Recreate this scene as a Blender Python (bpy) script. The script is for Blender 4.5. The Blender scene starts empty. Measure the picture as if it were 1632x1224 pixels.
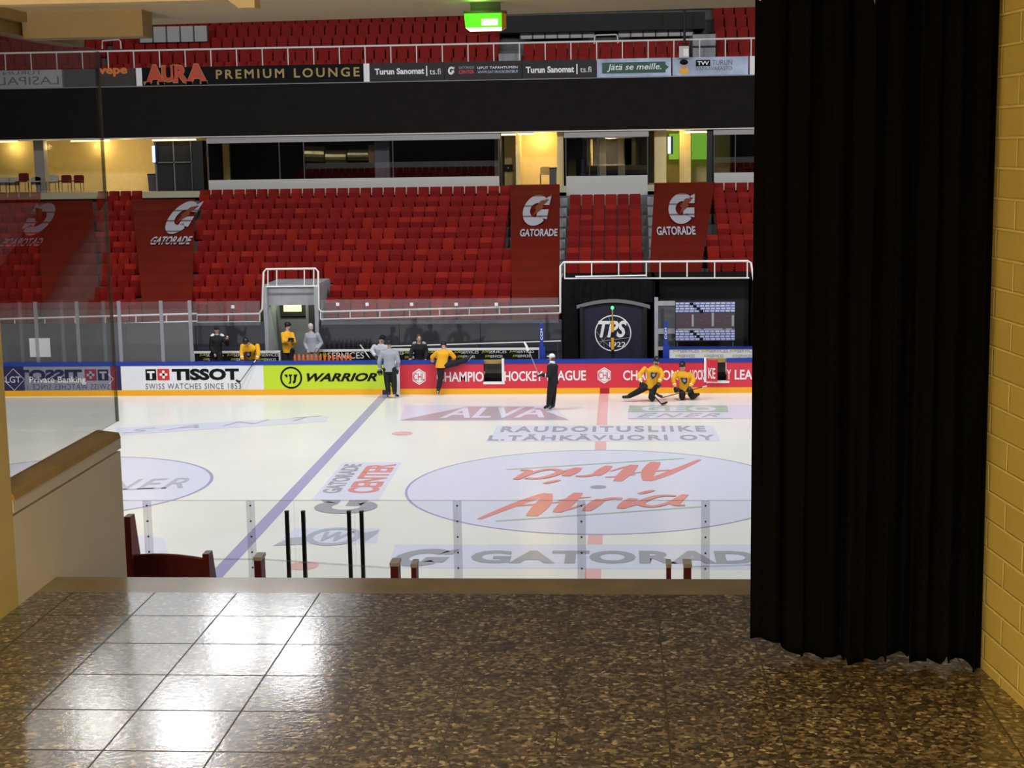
import bpy, bmesh, math, random
from mathutils import Vector, Matrix
random.seed(7)
SC = bpy.context.scene
COL = SC.collection
V = Vector

# ------------------------------------------------------------------ camera, world, lights, exposure
F = 2490.0; PITCH = .1512; YAW = .0695; ROLL = -.0156
CAM = V((.51, -35.93, 7.95))
_fw = V((-math.sin(YAW)*math.cos(PITCH), math.cos(YAW)*math.cos(PITCH), -math.sin(PITCH)))
_rt = V((math.cos(YAW), math.sin(YAW), 0)); _up = _rt.cross(_fw)
_r2 = _rt*math.cos(ROLL)+_up*math.sin(ROLL); _u2 = -_rt*math.sin(ROLL)+_up*math.cos(ROLL)
cam = bpy.data.cameras.new('camera'); camo = bpy.data.objects.new('camera', cam); COL.objects.link(camo)
cam.sensor_fit = 'HORIZONTAL'; cam.sensor_width = 36; cam.lens = F/1632*36; cam.clip_end = 300; cam.clip_start = .05
camo.matrix_world = Matrix(((_r2.x, _u2.x, -_fw.x, CAM.x), (_r2.y, _u2.y, -_fw.y, CAM.y), (_r2.z, _u2.z, -_fw.z, CAM.z), (0, 0, 0, 1)))
SC.camera = camo
SC.view_settings.view_transform = 'Standard'; SC.view_settings.look = 'None'; SC.view_settings.gamma = 1
SC.view_settings.use_curve_mapping = False
SC.view_settings.exposure = 0.0
wd = bpy.data.worlds.new('world'); SC.world = wd; wd.use_nodes = True
wd.node_tree.nodes['Background'].inputs[0].default_value = (.8, .85, 1, 1)
wd.node_tree.nodes['Background'].inputs[1].default_value = .03

def area(name, loc, power, sx, sy, color=(1, 1, 1), rot=(0, 0, 0), spread=None):
    l = bpy.data.lights.new(name, 'AREA'); l.shape = 'RECTANGLE'; l.size = sx; l.size_y = sy; l.energy = power; l.color = color
    if spread: l.spread = spread
    o = bpy.data.objects.new(name, l); COL.objects.link(o); o.location = loc; o.rotation_euler = rot
    return o
ICE_L = (.97, .985, 1.0)
ICE_P = 680
# floodlights under the arena roof
for x, y in ((-8.1, -3.0), (-6.5, -4.0), (-9.3, -8.3), (-7.6, -8.6)):
    area('rink_floodlight', (x, y, 15.5), ICE_P*.17, 1.0, .7, ICE_L)
for x in (-17, -8.5, 0, 8.5, 17):
    area('rink_floodlight', (x, 7.0, 15.5), ICE_P*1.2, 1.2, .8, ICE_L, (math.radians(28), 0, 0))
for x, y in ((12, -3), (12, -10), (-17, -4), (-17, -13), (18, -13)):
    area('rink_floodlight', (x, y, 15.5), ICE_P*.9, 1.2, .8, ICE_L)
for x in (-14, 14): area('rink_floodlight', (x, -20, 15.5), ICE_P*.5, 1.2, .8, ICE_L, (math.radians(-15), 0, 0))  # added pair, brightens the near stand for its reflection in the suite windows
# added broad light over the left of the rink, mirrored as floor sheen
area('floor_sheen_light', (-10.5, -4.7, 16.3), 1080, 8.0, 21.5, ICE_L)
# warm lamp on the walkway ceiling behind the camera; the rear one is added fill
for x, y, p in ((.0, -37.6, 490), (-.2, -40.5, 490)):
    area('walkway_lamp', (x, y, 8.43), p, .9, .25, (1, .83, .50))

# added upward fill that brightens the walkway ceiling, unseen source
area('ceiling_fill', (-1.45, -33.4, 7.25), 46, .3, .15, (1, .88, .68), (math.pi, 0, 0))

# ------------------------------------------------------------------ layout helper: a point of the photo on a given plane
def at(px, py, X=None, Y=None, Z=None):
    d = _fw+_r2*((px-816)/F)+_u2*((612-py)/F)
    if Y is not None: t = (Y-CAM.y)/d.y
    elif Z is not None: t = (Z-CAM.z)/d.z
    else: t = (X-CAM.x)/d.x
    return CAM+d*t
def pxm(py, Y):            # metres in one pixel at depth Y
    return (Y-CAM.y)/F*1.0

# ------------------------------------------------------------------ materials
def lin(c):
    if isinstance(c, str):
        c = [int(c[i:i+2], 16)/255 for i in (0, 2, 4)]
        c = [x/12.92 if x <= .04045 else ((x+.055)/1.055)**2.4 for x in c]
    return (c[0], c[1], c[2], 1)
def mat(name, col, rough=.6, metal=0, spec=.4, emit=None, es=0, coat=0, coat_r=.1):
    m = bpy.data.materials.new(name); m.use_nodes = True
    b = m.node_tree.nodes['Principled BSDF']
    b.inputs['Base Color'].default_value = lin(col); b.inputs['Roughness'].default_value = rough
    b.inputs['Metallic'].default_value = metal; b.inputs['Specular IOR Level'].default_value = spec
    b.inputs['Coat Weight'].default_value = coat; b.inputs['Coat Roughness'].default_value = coat_r
    if emit:
        b.inputs['Emission Color'].default_value = lin(emit); b.inputs['Emission Strength'].default_value = es
    return m
def nodes(m): return m.node_tree.nodes, m.node_tree.links, m.node_tree.nodes['Principled BSDF']
def ramp(nd, stops, interp='LINEAR'):
    r = nd.new('ShaderNodeValToRGB'); r.color_ramp.interpolation = interp
    e = r.color_ramp.elements
    while len(e) < len(stops): e.new(.5)
    for k, (p, c) in enumerate(stops): e[k].position = p; e[k].color = lin(c)
    return r
def noisy(m, scale=8, amt=.15, detail=3, coord='Object'):
    nd, ln, b = nodes(m)
    tc = nd.new('ShaderNodeTexCoord'); n = nd.new('ShaderNodeTexNoise'); n.inputs['Scale'].default_value = scale; n.inputs['Detail'].default_value = detail
    ln.new(tc.outputs[coord], n.inputs['Vector'])
    c = b.inputs['Base Color'].default_value[:3]
    r = ramp(nd, [(.3, [x*(1-amt) for x in c]), (.7, [min(1, x*(1+amt)) for x in c])])
    ln.new(n.outputs['Fac'], r.inputs[0]); ln.new(r.outputs[0], b.inputs['Base Color'])
    return m
def glass(name, tint=(.93, .95, .95), base=.04, haze=0, haze_col=(.8, .8, .82), grey=1.0):
    m = bpy.data.materials.new(name); m.use_nodes = True
    nd, ln = m.node_tree.nodes, m.node_tree.links
    for n in list(nd): nd.remove(n)
    out = nd.new('ShaderNodeOutputMaterial'); geo = nd.new('ShaderNodeNewGeometry')
    dot = nd.new('ShaderNodeVectorMath'); dot.operation = 'DOT_PRODUCT'
    ln.new(geo.outputs['Normal'], dot.inputs[0]); ln.new(geo.outputs['Incoming'], dot.inputs[1])
    ab = nd.new('ShaderNodeMath'); ab.operation = 'ABSOLUTE'; ln.new(dot.outputs['Value'], ab.inputs[0])
    om = nd.new('ShaderNodeMath'); om.operation = 'SUBTRACT'; om.inputs[0].default_value = 1; ln.new(ab.outputs[0], om.inputs[1])
    pw = nd.new('ShaderNodeMath'); pw.operation = 'POWER'; pw.inputs[1].default_value = 5; ln.new(om.outputs[0], pw.inputs[0])
    ma = nd.new('ShaderNodeMath'); ma.operation = 'MULTIPLY_ADD'; ma.inputs[1].default_value = 1-base; ma.inputs[2].default_value = base; ln.new(pw.outputs[0], ma.inputs[0])
    tr = nd.new('ShaderNodeBsdfTransparent'); tr.inputs[0].default_value = (*tint, 1)
    gl = nd.new('ShaderNodeBsdfGlossy'); gl.inputs['Roughness'].default_value = 0; gl.inputs[0].default_value = (grey, grey, grey, 1)
    mx = nd.new('ShaderNodeMixShader'); ln.new(ma.outputs[0], mx.inputs[0]); ln.new(tr.outputs[0], mx.inputs[1]); ln.new(gl.outputs[0], mx.inputs[2])
    last = mx
    if haze:
        df = nd.new('ShaderNodeBsdfDiffuse'); df.inputs[0].default_value = (*haze_col, 1)
        m2 = nd.new('ShaderNodeMixShader'); m2.inputs[0].default_value = haze
        ln.new(mx.outputs[0], m2.inputs[1]); ln.new(df.outputs[0], m2.inputs[2]); last = m2
    ln.new(last.outputs[0], out.inputs[0])
    return m

M = {}
M['ice'] = mat('ice', (.87, .86, .80), .22, spec=.16)
noisy(M['ice'], .35, .03)
M['ice_white'] = mat('ice_white', (.74, .75, .88), .22, spec=.16)
M['ice_blue'] = mat('ice_blue', (.42, .40, .62), .22, spec=.16)
M['ice_red'] = mat('ice_red', (.86, .50, .48), .22, spec=.16)
M['ice_pink'] = mat('ice_pink', (.52, .42, .46), .22, spec=.16)
M['ice_grey'] = mat('ice_grey', (.40, .41, .45), .22, spec=.16)
M['ice_lightgrey'] = mat('ice_lightgrey', (.50, .51, .58), .22, spec=.16)
M['ice_letter_red'] = mat('ice_letter_red', (.78, .31, .28), .22, spec=.16)
M['ice_green'] = mat('ice_green', (.45, .58, .47), .22, spec=.16)
M['white_board'] = mat('white_board', (.80, .80, .84), .35)
M['lime'] = mat('lime', (.56, .72, .03), .35)
M['chl_red'] = mat('chl_red', (.66, .035, .06), .35)
M['navy'] = mat('navy', (.02, .02, .09), .35)
M['yellow_kick'] = mat('yellow_kick', (.90, .42, .02), .35)
M['blue_rail'] = mat('blue_rail', (.015, .045, .33), .4)
M['black'] = mat('black', (.008, .008, .009), .5)
M['print_black'] = mat('print_black', (.010, .010, .011), .8, spec=.1)
M['white'] = mat('white', (.85, .85, .86), .45)
M['print_white'] = mat('print_white', (.85, .85, .85), .5)
M['print_grey'] = mat('print_grey', (.12, .12, .13), .5)
M['red'] = mat('red', (.62, .03, .03), .4)
M['dark_red_line'] = mat('dark_red_line', (.40, .02, .02), .4)
M['dark_panel'] = mat('dark_panel', (.040, .042, .050), .07, spec=.7)
M['grey_wall'] = noisy(mat('grey_wall', (.34, .35, .37), .7), 3, .1)
M['dark_grey'] = mat('dark_grey', (.06, .06, .065), .6)
M['white_paint'] = mat('white_paint', (.80, .78, .74), .4)
M['drape'] = noisy(mat('drape', (.006, .006, .007), .9, spec=.1), 5, .3)
M['fascia'] = noisy(mat('fascia', (.016, .0135, .012), .9, spec=.05), 3, .08)
M['navy_drape'] = mat('navy_drape', (.012, .013, .03), .7)
M['concrete'] = noisy(mat('concrete', (.16, .15, .14), .85), 4, .15)
M['suite_white'] = mat('suite_white', (.55, .53, .50), .6)
M['header_grey'] = mat('header_grey', (.36, .34, .35), .6)
M['concourse_yellow'] = noisy(mat('concourse_yellow', (.72, .58, .28), .7), 6, .04)
M['concourse_floor'] = mat('concourse_floor', (.5, .45, .3), .5)
M['room_dark'] = mat('room_dark', (.016, .015, .014), .7)
M['brass'] = mat('brass', (.55, .48, .20), .3, metal=.8)
M['green_wall'] = mat('green_wall', (.35, .75, .12), .6, emit=(.30, .75, .08), es=.35)
M['lamp_strip'] = mat('lamp_strip', (1, .9, .5), .5, emit=(1, .80, .30), es=4)
M['lamp_green'] = mat('lamp_green', (.3, 1, .2), .5, emit=(.35, 1, .1), es=3)
M['sign_blue'] = mat('sign_blue', (.6, .8, 1), .5, emit=(.55, .75, 1), es=1.2)
M['exit_lit'] = mat('exit_lit', (.8, 1, .4), .5, emit=(.75, 1, .28), es=2.2)
M['green_lit'] = mat('green_lit', (.1, .8, .05), .3, emit=(.06, .62, .01), es=1.0)
M['pale_lit'] = mat('pale_lit', (.9, 1, .8), .3, emit=(.85, 1, .6), es=2.0)
M['amber_plastic'] = mat('amber_plastic', (.5, .2, .02), .3, emit=(.5, .22, .02), es=.25)
M['orange'] = mat('orange', (.85, .18, .03), .4)
M['orange_print'] = mat('orange_print', (.75, .20, .04), .5)
M['aura_red'] = mat('aura_red', (.55, .07, .03), .5)
M['gold_print'] = mat('gold_print', (.42, .28, .08), .5)
M['yellow_green_print'] = mat('yellow_green_print', (.55, .55, .06), .5)
M['sky_print'] = noisy(mat('sky_print', (.42, .50, .66), .5), 1.0, .4)
M['green_print'] = mat('green_print', (.02, .09, .06), .5)
M['wood_tan'] = noisy(mat('wood_tan', (.36, .24, .09), .8, spec=.1), 6, .12)
M['cream_panel'] = noisy(mat('cream_panel', (.66, .58, .46), .55), 2, .05)
M['cream_ceiling'] = noisy(mat('cream_ceiling', (.88, .82, .72), .7), 3, .04)
M['beam_beige'] = mat('beam_beige', (.42, .34, .22), .6)
M['strip_tan'] = noisy(mat('strip_tan', (.27, .20, .10), .7, spec=.1, coat=.6, coat_r=.14), 7, .12)
M['seat_red'] = None
M['maroon'] = mat('maroon', (.17, .014, .012), .45)
M['maroon_edge'] = mat('maroon_edge', (.34, .05, .04), .5)
M['skin'] = mat('skin', (.55, .32, .22), .6)
M['jersey_yellow'] = mat('jersey_yellow', (.85, .42, .012), .7)
M['jersey_grey'] = mat('jersey_grey', (.36, .38, .43), .75)
M['jersey_white'] = mat('jersey_white', (.55, .57, .60), .75)
M['cloth_black'] = mat('cloth_black', (.010, .010, .013), .8)
M['helmet_black'] = mat('helmet_black', (.012, .012, .016), .35)
M['hair_grey'] = mat('hair_grey', (.55, .52, .46), .8)
M['hair_brown'] = mat('hair_brown', (.10, .06, .035), .8)
M['trousers_grey'] = mat('trousers_grey', (.20, .21, .20), .8)
M['steel'] = mat('steel', (.75, .76, .78), .3, metal=.6)
M['stick_dark'] = mat('stick_dark', (.02, .02, .022), .4)
M['eye'] = mat('eye', (.01, .01, .01), .3)
M['far_glass'] = glass('far_glass', (.94, .95, .96), .04, haze=.035)
M['near_glass'] = glass('near_glass', (.985, .99, .985), .015, haze=.012)
M['screen_glass'] = glass('screen_glass', (.90, .90, .88), .045)
M['suite_glass'] = glass('suite_glass', (.8, .8, .82), .16)
M['stanchion_clear'] = glass('stanchion_clear', (.75, .75, .78), .05, haze=.35, haze_col=(.55, .55, .6))
M['near_stanchion'] = glass('near_stanchion', (.92, .92, .94), .03, haze=.10, haze_col=(.75, .75, .78))
M['seal_edge'] = glass('seal_edge', (.45, .46, .45), .03, haze=.1)
M['glass_edge'] = glass('glass_edge', (.95, .96, .96), .02, haze=.05, haze_col=(.6, .63, .62))

def seat_material():
    m = mat('seat_red', (.30, .014, .010), .6, spec=.12)
    nd, ln, b = nodes(m)
    oi = nd.new('ShaderNodeObjectInfo'); g = nd.new('ShaderNodeNewGeometry')
    a = nd.new('ShaderNodeMath'); a.operation = 'ADD'; ln.new(oi.outputs['Random'], a.inputs[0]); ln.new(g.outputs['Random Per Island'], a.inputs[1])
    f = nd.new('ShaderNodeMath'); f.operation = 'FRACT'; ln.new(a.outputs[0], f.inputs[0])
    r = ramp(nd, [(0, (.165, .005, .0035)), (.6, (.20, .006, .0045)), (1, (.28, .012, .005))])
    ln.new(f.outputs[0], r.inputs[0]); ln.new(r.outputs[0], b.inputs['Base Color'])
    return m
M['seat_red'] = seat_material()
def tarp_material():
    m = mat('tarp_red', (.135, .012, .006), .8, spec=.08)
    noisy(m, 1.5, .08)
    return m
M['tarp_red'] = tarp_material()
def terrazzo():
    m = mat('terrazzo', (.1, .08, .04), .5, spec=.25, coat=.9, coat_r=.085)
    nd, ln, b = nodes(m)
    tc = nd.new('ShaderNodeTexCoord')
    no = nd.new('ShaderNodeTexNoise'); no.inputs['Scale'].default_value = 40; no.inputs['Detail'].default_value = 2
    ln.new(tc.outputs['Object'], no.inputs['Vector'])
    mx = nd.new('ShaderNodeMix'); mx.data_type = 'VECTOR'; mx.inputs[0].default_value = .018
    ln.new(tc.outputs['Object'], mx.inputs[4]); ln.new(no.outputs['Color'], mx.inputs[5])
    v = nd.new('ShaderNodeTexVoronoi'); v.inputs['Scale'].default_value = 85; ln.new(mx.outputs[1], v.inputs['Vector'])
    sp = nd.new('ShaderNodeSeparateColor'); ln.new(v.outputs['Color'], sp.inputs[0])
    r = ramp(nd, [(0, (.045, .034, .022)), (.30, (.10, .075, .045)), (.62, (.17, .13, .075)), (.82, (.27, .21, .12)), (.95, (.46, .38, .23))], 'CONSTANT')
    ln.new(sp.outputs[0], r.inputs[0])
    # tile joints, .30 m squares
    xyz = nd.new('ShaderNodeSeparateXYZ'); ln.new(tc.outputs['Object'], xyz.inputs[0])
    def joint(out, off, w):
        a = nd.new('ShaderNodeMath'); a.operation = 'ADD'; a.inputs[1].default_value = off; ln.new(out, a.inputs[0])
        d = nd.new('ShaderNodeMath'); d.operation = 'DIVIDE'; d.inputs[1].default_value = .30; ln.new(a.outputs[0], d.inputs[0])
        f = nd.new('ShaderNodeMath'); f.operation = 'FRACT'; ln.new(d.outputs[0], f.inputs[0])
        s = nd.new('ShaderNodeMath'); s.operation = 'SUBTRACT'; s.inputs[1].default_value = .5; ln.new(f.outputs[0], s.inputs[0])
        ab = nd.new('ShaderNodeMath'); ab.operation = 'ABSOLUTE'; ln.new(s.outputs[0], ab.inputs[0])
        g = nd.new('ShaderNodeMath'); g.operation = 'GREATER_THAN'; g.inputs[1].default_value = .5-w/.3/2; ln.new(ab.outputs[0], g.inputs[0])
        return g
    jx = joint(xyz.outputs[0], 60-TILE_X, .0055); jy = joint(xyz.outputs[1], 60-TILE_Y, .008)
    mxm = nd.new('ShaderNodeMath'); mxm.operation = 'MAXIMUM'; ln.new(jx.outputs[0], mxm.inputs[0]); ln.new(jy.outputs[0], mxm.inputs[1])
    mc = nd.new('ShaderNodeMix'); mc.data_type = 'RGBA'; ln.new(mxm.outputs[0], mc.inputs[0]); ln.new(r.outputs[0], mc.inputs[6]); mc.inputs[7].default_value = (.06, .047, .028, 1)
    ln.new(mc.outputs[2], b.inputs['Base Color'])
    cm = nd.new('ShaderNodeMath'); cm.operation = 'MULTIPLY_ADD'; cm.inputs[1].default_value = -.9; cm.inputs[2].default_value = .9
    ln.new(mxm.outputs[0], cm.inputs[0]); ln.new(cm.outputs[0], b.inputs['Coat Weight'])
    bm_ = nd.new('ShaderNodeBump'); bm_.inputs['Strength'].default_value = .16; bm_.inputs['Distance'].default_value = .002
    n2 = nd.new('ShaderNodeTexNoise'); n2.inputs['Scale'].default_value = 75; n2.inputs['Detail'].default_value = 4; ln.new(tc.outputs['Object'], n2.inputs['Vector'])
    ln.new(n2.outputs['Fac'], bm_.inputs['Height']); ln.new(bm_.outputs[0], b.inputs['Coat Normal']); ln.new(bm_.outputs[0], b.inputs['Normal'])
    return m
TILE_X = .51-1.386*1.047+.078; TILE_Y = CAM.y+4.771
M['terrazzo'] = terrazzo()
def brick_mat():
    m = mat('painted_brick', (.5, .38, .14), .55, spec=.35)
    nd, ln, b = nodes(m)
    tc = nd.new('ShaderNodeTexCoord'); mp = nd.new('ShaderNodeMapping'); mp.inputs['Rotation'].default_value = (0, 0, 0)
    sx = nd.new('ShaderNodeSeparateXYZ'); cx = nd.new('ShaderNodeCombineXYZ')
    ln.new(tc.outputs['Object'], sx.inputs[0]); ln.new(sx.outputs[1], cx.inputs[0]); ln.new(sx.outputs[2], cx.inputs[1])
    br = nd.new('ShaderNodeTexBrick'); br.inputs['Scale'].default_value = 1; br.inputs['Brick Width'].default_value = .28; br.inputs['Row Height'].default_value = .0855
    br.inputs['Mortar Size'].default_value = .0065; br.inputs['Mortar Smooth'].default_value = .6
    br.inputs['Color1'].default_value = (.58, .46, .145, 1); br.inputs['Color2'].default_value = (.53, .42, .13, 1); br.inputs['Mortar'].default_value = (.72, .60, .24, 1)
    ln.new(cx.outputs[0], br.inputs['Vector']); ln.new(br.outputs['Color'], b.inputs['Base Color'])
    bp = nd.new('ShaderNodeBump'); bp.inputs['Strength'].default_value = .7; bp.inputs['Distance'].default_value = .008; bp.invert = True
    ln.new(br.outputs['Fac'], bp.inputs['Height']); ln.new(bp.outputs[0], b.inputs['Normal'])
    return m
M['painted_brick'] = brick_mat()
M['painted_wall'] = noisy(mat('painted_wall', (.58, .45, .14), .55), 2.5, .05)

# ------------------------------------------------------------------ mesh helpers
class MB:
    def __init__(s): s.v = []; s.f = []; s.mi = []; s.m = 0
    def add(s, vs, fs):
        n = len(s.v); s.v += [V(p) for p in vs]
        for f in fs: s.f.append([n+i for i in f]); s.mi.append(s.m)
        return s
    def box(s, x0, x1, y0, y1, z0, z1):
        x0, x1 = sorted((x0, x1)); y0, y1 = sorted((y0, y1)); z0, z1 = sorted((z0, z1))
        return s.add([(x0, y0, z0), (x1, y0, z0), (x1, y1, z0), (x0, y1, z0), (x0, y0, z1), (x1, y0, z1), (x1, y1, z1), (x0, y1, z1)],
                     [(0, 3, 2, 1), (4, 5, 6, 7), (0, 1, 5, 4), (1, 2, 6, 5), (2, 3, 7, 6), (3, 0, 4, 7)])
    def bar(s, a, b, w, h, up=(0, 0, 1)):
        a, b = V(a), V(b); d = (b-a).normalized(); u = V(up)
        if abs(d.dot(u)) > .95: u = V((0, 1, 0))
        r = d.cross(u).normalized(); u = r.cross(d)
        r *= w/2; u *= h/2
        return s.add([a-r-u, a+r-u, a+r+u, a-r+u, b-r-u, b+r-u, b+r+u, b-r+u],
                     [(0, 1, 2, 3), (4, 7, 6, 5), (0, 4, 5, 1), (1, 5, 6, 2), (2, 6, 7, 3), (3, 7, 4, 0)])
    def tube(s, pts, r, n=8, r2=None):
        pts = [V(p) for p in pts]; rings = []
        k = len(pts); base = len(s.v); ref = None
        for i, p in enumerate(pts):
            d = (pts[min(i+1, k-1)]-pts[max(i-1, 0)]).normalized()
            if ref is None: ref = V((0, 0, 1)) if abs(d.z) < .9 else V((0, 1, 0))
            a = d.cross(ref)
            if a.length < 1e-4: a = d.cross(V((1, 0, 0)))
            a.normalize(); b = a.cross(d)
            rr = r if r2 is None else r+(r2-r)*i/(k-1)
            for j in range(n):
                t = 2*math.pi*j/n; s.v.append(p+a*(rr*math.cos(t))+b*(rr*math.sin(t)))
        def q(f): s.f.append(f); s.mi.append(s.m)
        for i in range(k-1):
            for j in range(n):
                j2 = (j+1) % n; q([base+i*n+j, base+i*n+j2, base+(i+1)*n+j2, base+(i+1)*n+j])
        q([base+j for j in range(n)][::-1]); q([base+(k-1)*n+j for j in range(n)])
        return s
    def ell(s, c, rx, ry, rz, n=14, m=9, R=None):
        c = V(c); base = len(s.v); R = R or Matrix.Identity(3)
        s.v.append(c+R @ V((0, 0, -rz)))
        for i in range(1, m):
            a = -math.pi/2+math.pi*i/m
            for j in range(n):
                t = 2*math.pi*j/n; s.v.append(c+R @ V((rx*math.cos(a)*math.cos(t), ry*math.cos(a)*math.sin(t), rz*math.sin(a))))
        s.v.append(c+R @ V((0, 0, rz))); top = len(s.v)-1
        def q(f): s.f.append(f); s.mi.append(s.m)
        for j in range(n):
            j2 = (j+1) % n
            q([base, base+1+j2, base+1+j]); q([top, base+1+(m-2)*n+j, base+1+(m-2)*n+j2])
            for i in range(m-2): q([base+1+i*n+j, base+1+i*n+j2, base+1+(i+1)*n+j2, base+1+(i+1)*n+j])
        return s
    def cap(s, a, b, ra, rb, n=12):
        a, b = V(a), V(b); s.ell(a, ra, ra, ra, n, 8); s.ell(b, rb, rb, rb, n, 8)
        if (b-a).length > 1e-4: s.tube([a, b], ra, n, rb)
        return s
    def loft(s, rings, n=16):       # rings of (centre, half-width vector, half-depth vector)
        base = len(s.v)
        for c, a, b in rings:
            for j in range(n):
                t = 2*math.pi*j/n; s.v.append(V(c)+V(a)*math.cos(t)+V(b)*math.sin(t))
        def q(f): s.f.append(f); s.mi.append(s.m)
        for i in range(len(rings)-1):
            for j in range(n):
                j2 = (j+1) % n; q([base+i*n+j, base+i*n+j2, base+(i+1)*n+j2, base+(i+1)*n+j])
        q([base+j for j in range(n)][::-1]); q([base+(len(rings)-1)*n+j for j in range(n)])
        return s
    def prism(s, poly, off):        # planar polygon pushed along a vector
        n = len(poly); p = [V(q) for q in poly]; o = V(off)
        return s.add(p+[q+o for q in p], [list(range(n))[::-1], list(range(n, 2*n))]+[(i, (i+1) % n, n+(i+1) % n, n+i) for i in range(n)])
    def poly(s, pts): return s.add(pts, [list(range(len(pts)))])
    def ring(s, c, xv, yv, ri, n=48, a0=0, a1=2*math.pi):   # flat ring; ri = inner/outer ratio
        base = len(s.v); c = V(c); xv = V(xv); yv = V(yv); full = abs(a1-a0-2*math.pi) < 1e-6
        for j in range(n+1):
            t = a0+(a1-a0)*j/n
            d = xv*math.cos(t)+yv*math.sin(t); s.v += [c+d, c+d*ri]
        for j in range(n):
            s.f.append([base+2*j, base+2*j+2, base+2*j+3, base+2*j+1]); s.mi.append(s.m)
        return s
    def disc(s, c, xv, yv, n=48):
        c = V(c); return s.poly([c+V(xv)*math.cos(2*math.pi*j/n)+V(yv)*math.sin(2*math.pi*j/n) for j in range(n)])

def wloc(o):
    p = V((0, 0, 0))
    while o: p = p+o.location; o = o.parent
    return p
def obj(name, mb, m, parent=None, org=None, smooth=False):
    me = bpy.data.meshes.new(name)
    o = bpy.data.objects.new(name, me); COL.objects.link(o)
    if parent: o.parent = parent; base = wloc(parent)
    elif org is not None: o.location = org; base = V(org)
    else: base = V((0, 0, 0))
    if isinstance(mb, MB):
        me.from_pydata([p-base for p in mb.v], [], mb.f)
        for k, i in enumerate(mb.mi): me.polygons[k].material_index = i
    else:
        vs, fs = mb; me.from_pydata([V(p)-base for p in vs], [], fs)
    for x in (m if isinstance(m, (list, tuple)) else [m]): me.materials.append(M[x] if isinstance(x, str) else x)
    if smooth:
        for p in me.polygons: p.use_smooth = True
    me.update()
    return o
def tag(o, label, cat, group=None):
    o['label'] = label; o['category'] = cat
    if group: o['group'] = group
    return o
def struct(o): o['kind'] = 'structure'; return o
def empty(name, loc, label=None, cat=None, group=None):
    o = bpy.data.objects.new(name, None); COL.objects.link(o); o.location = loc; o.empty_display_size = .1
    if label: tag(o, label, cat, group)
    return o

# ---- lettering
def text_geo(s, LL, xv, yv, bold=0, shear=0, space=1.0, res=3, serif=0):
    cu = bpy.data.curves.new('lettering', 'FONT'); cu.body = s; cu.offset = bold; cu.shear = shear; cu.space_character = space; cu.resolution_u = res
    o = bpy.data.objects.new('lettering', cu)
    me = bpy.data.meshes.new_from_object(o)
    vs = [v.co.copy() for v in me.vertices]; fs = [list(p.vertices) for p in me.polygons]
    bpy.data.objects.remove(o); bpy.data.curves.remove(cu); bpy.data.meshes.remove(me)
    x0 = min(v.x for v in vs); x1 = max(v.x for v in vs); y0 = min(v.y for v in vs); y1 = max(v.y for v in vs)
    LL, xv, yv = V(LL), V(xv), V(yv)
    return [LL+xv*((v.x-x0)/(x1-x0))+yv*((v.y-y0)/(y1-y0)) for v in vs], fs
def merge(*gs):
    vs, fs = [], []
    for g in gs:
        a, b = (g.v, g.f) if isinstance(g, MB) else g
        n = len(vs); vs += a; fs += [[n+i for i in f] for f in b]
    return vs, fs
def wbox(x0, y0, x1, y1, Y):      # photo rectangle on a wall plane -> (LL, xv, yv)
    yc = (y0+y1)/2; xc = (x0+x1)/2
    a = at(x0, yc, Y=Y); b = at(x1, yc, Y=Y); c = at(xc, yc, Y=Y)
    h = (at(xc, y0, Y=Y).z-at(xc, y1, Y=Y).z)
    return V((a.x, Y, c.z-h/2)), V((b.x-a.x, 0, 0)), V((0, 0, h))
def wtext(s, x0, y0, x1, y1, Y, **k):
    LL, xv, yv = wbox(x0, y0, x1, y1, Y); return text_geo(s, LL, xv, yv, **k)
def wrect(x0, y0, x1, y1, Y, d=.01):
    LL, xv, yv = wbox(x0, y0, x1, y1, Y)
    return MB().box(LL.x, LL.x+xv.x, Y, Y+d, LL.z, LL.z+yv.z)

# striped athletic G as polygons in a unit square (u right, v up)
def g_polys(slant=.18, stripes=0):
    outer = []; n = 28
    a0, a1 = math.radians(42), math.radians(318)
    for i in range(n+1):
        t = a0+(a1-a0)*i/n; outer.append((.5+.5*math.cos(t), .5+.5*math.sin(t)))
    inner = []
    for i in range(n+1):
        t = a1-(a1-a0)*i/n; inner.append((.52+.25*math.cos(t), .5+.23*math.sin(t)))
    quads = []
    for i in range(n):
        quads.append([outer[i], outer[i+1], inner[n-i-1], inner[n-i]])
    quads.append([(.56, .28), (.98, .20), (.98, .52), (.56, .52)])        # bar
    quads.append([(.72, .66), (.98, .66), (1.0, 1.0), (.80, .88)])        # top serif
    return [[(u+slant*(v-.5), v) for u, v in q] for q in quads]
def g_mesh(LL, xv, yv, slant=.18):
    mb = MB()
    for q in g_polys(slant): mb.poly([V(LL)+V(xv)*u+V(yv)*v for u, v in q])
    return mb
def bolt_mesh(LL, xv, yv):
    return MB().poly([V(LL)+V(xv)*u+V(yv)*v for u, v in ((.40, .30), (.50, .52), (.44, .55), (.66, .80), (.98, .84), (.74, .62), (.80, .58))])

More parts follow.
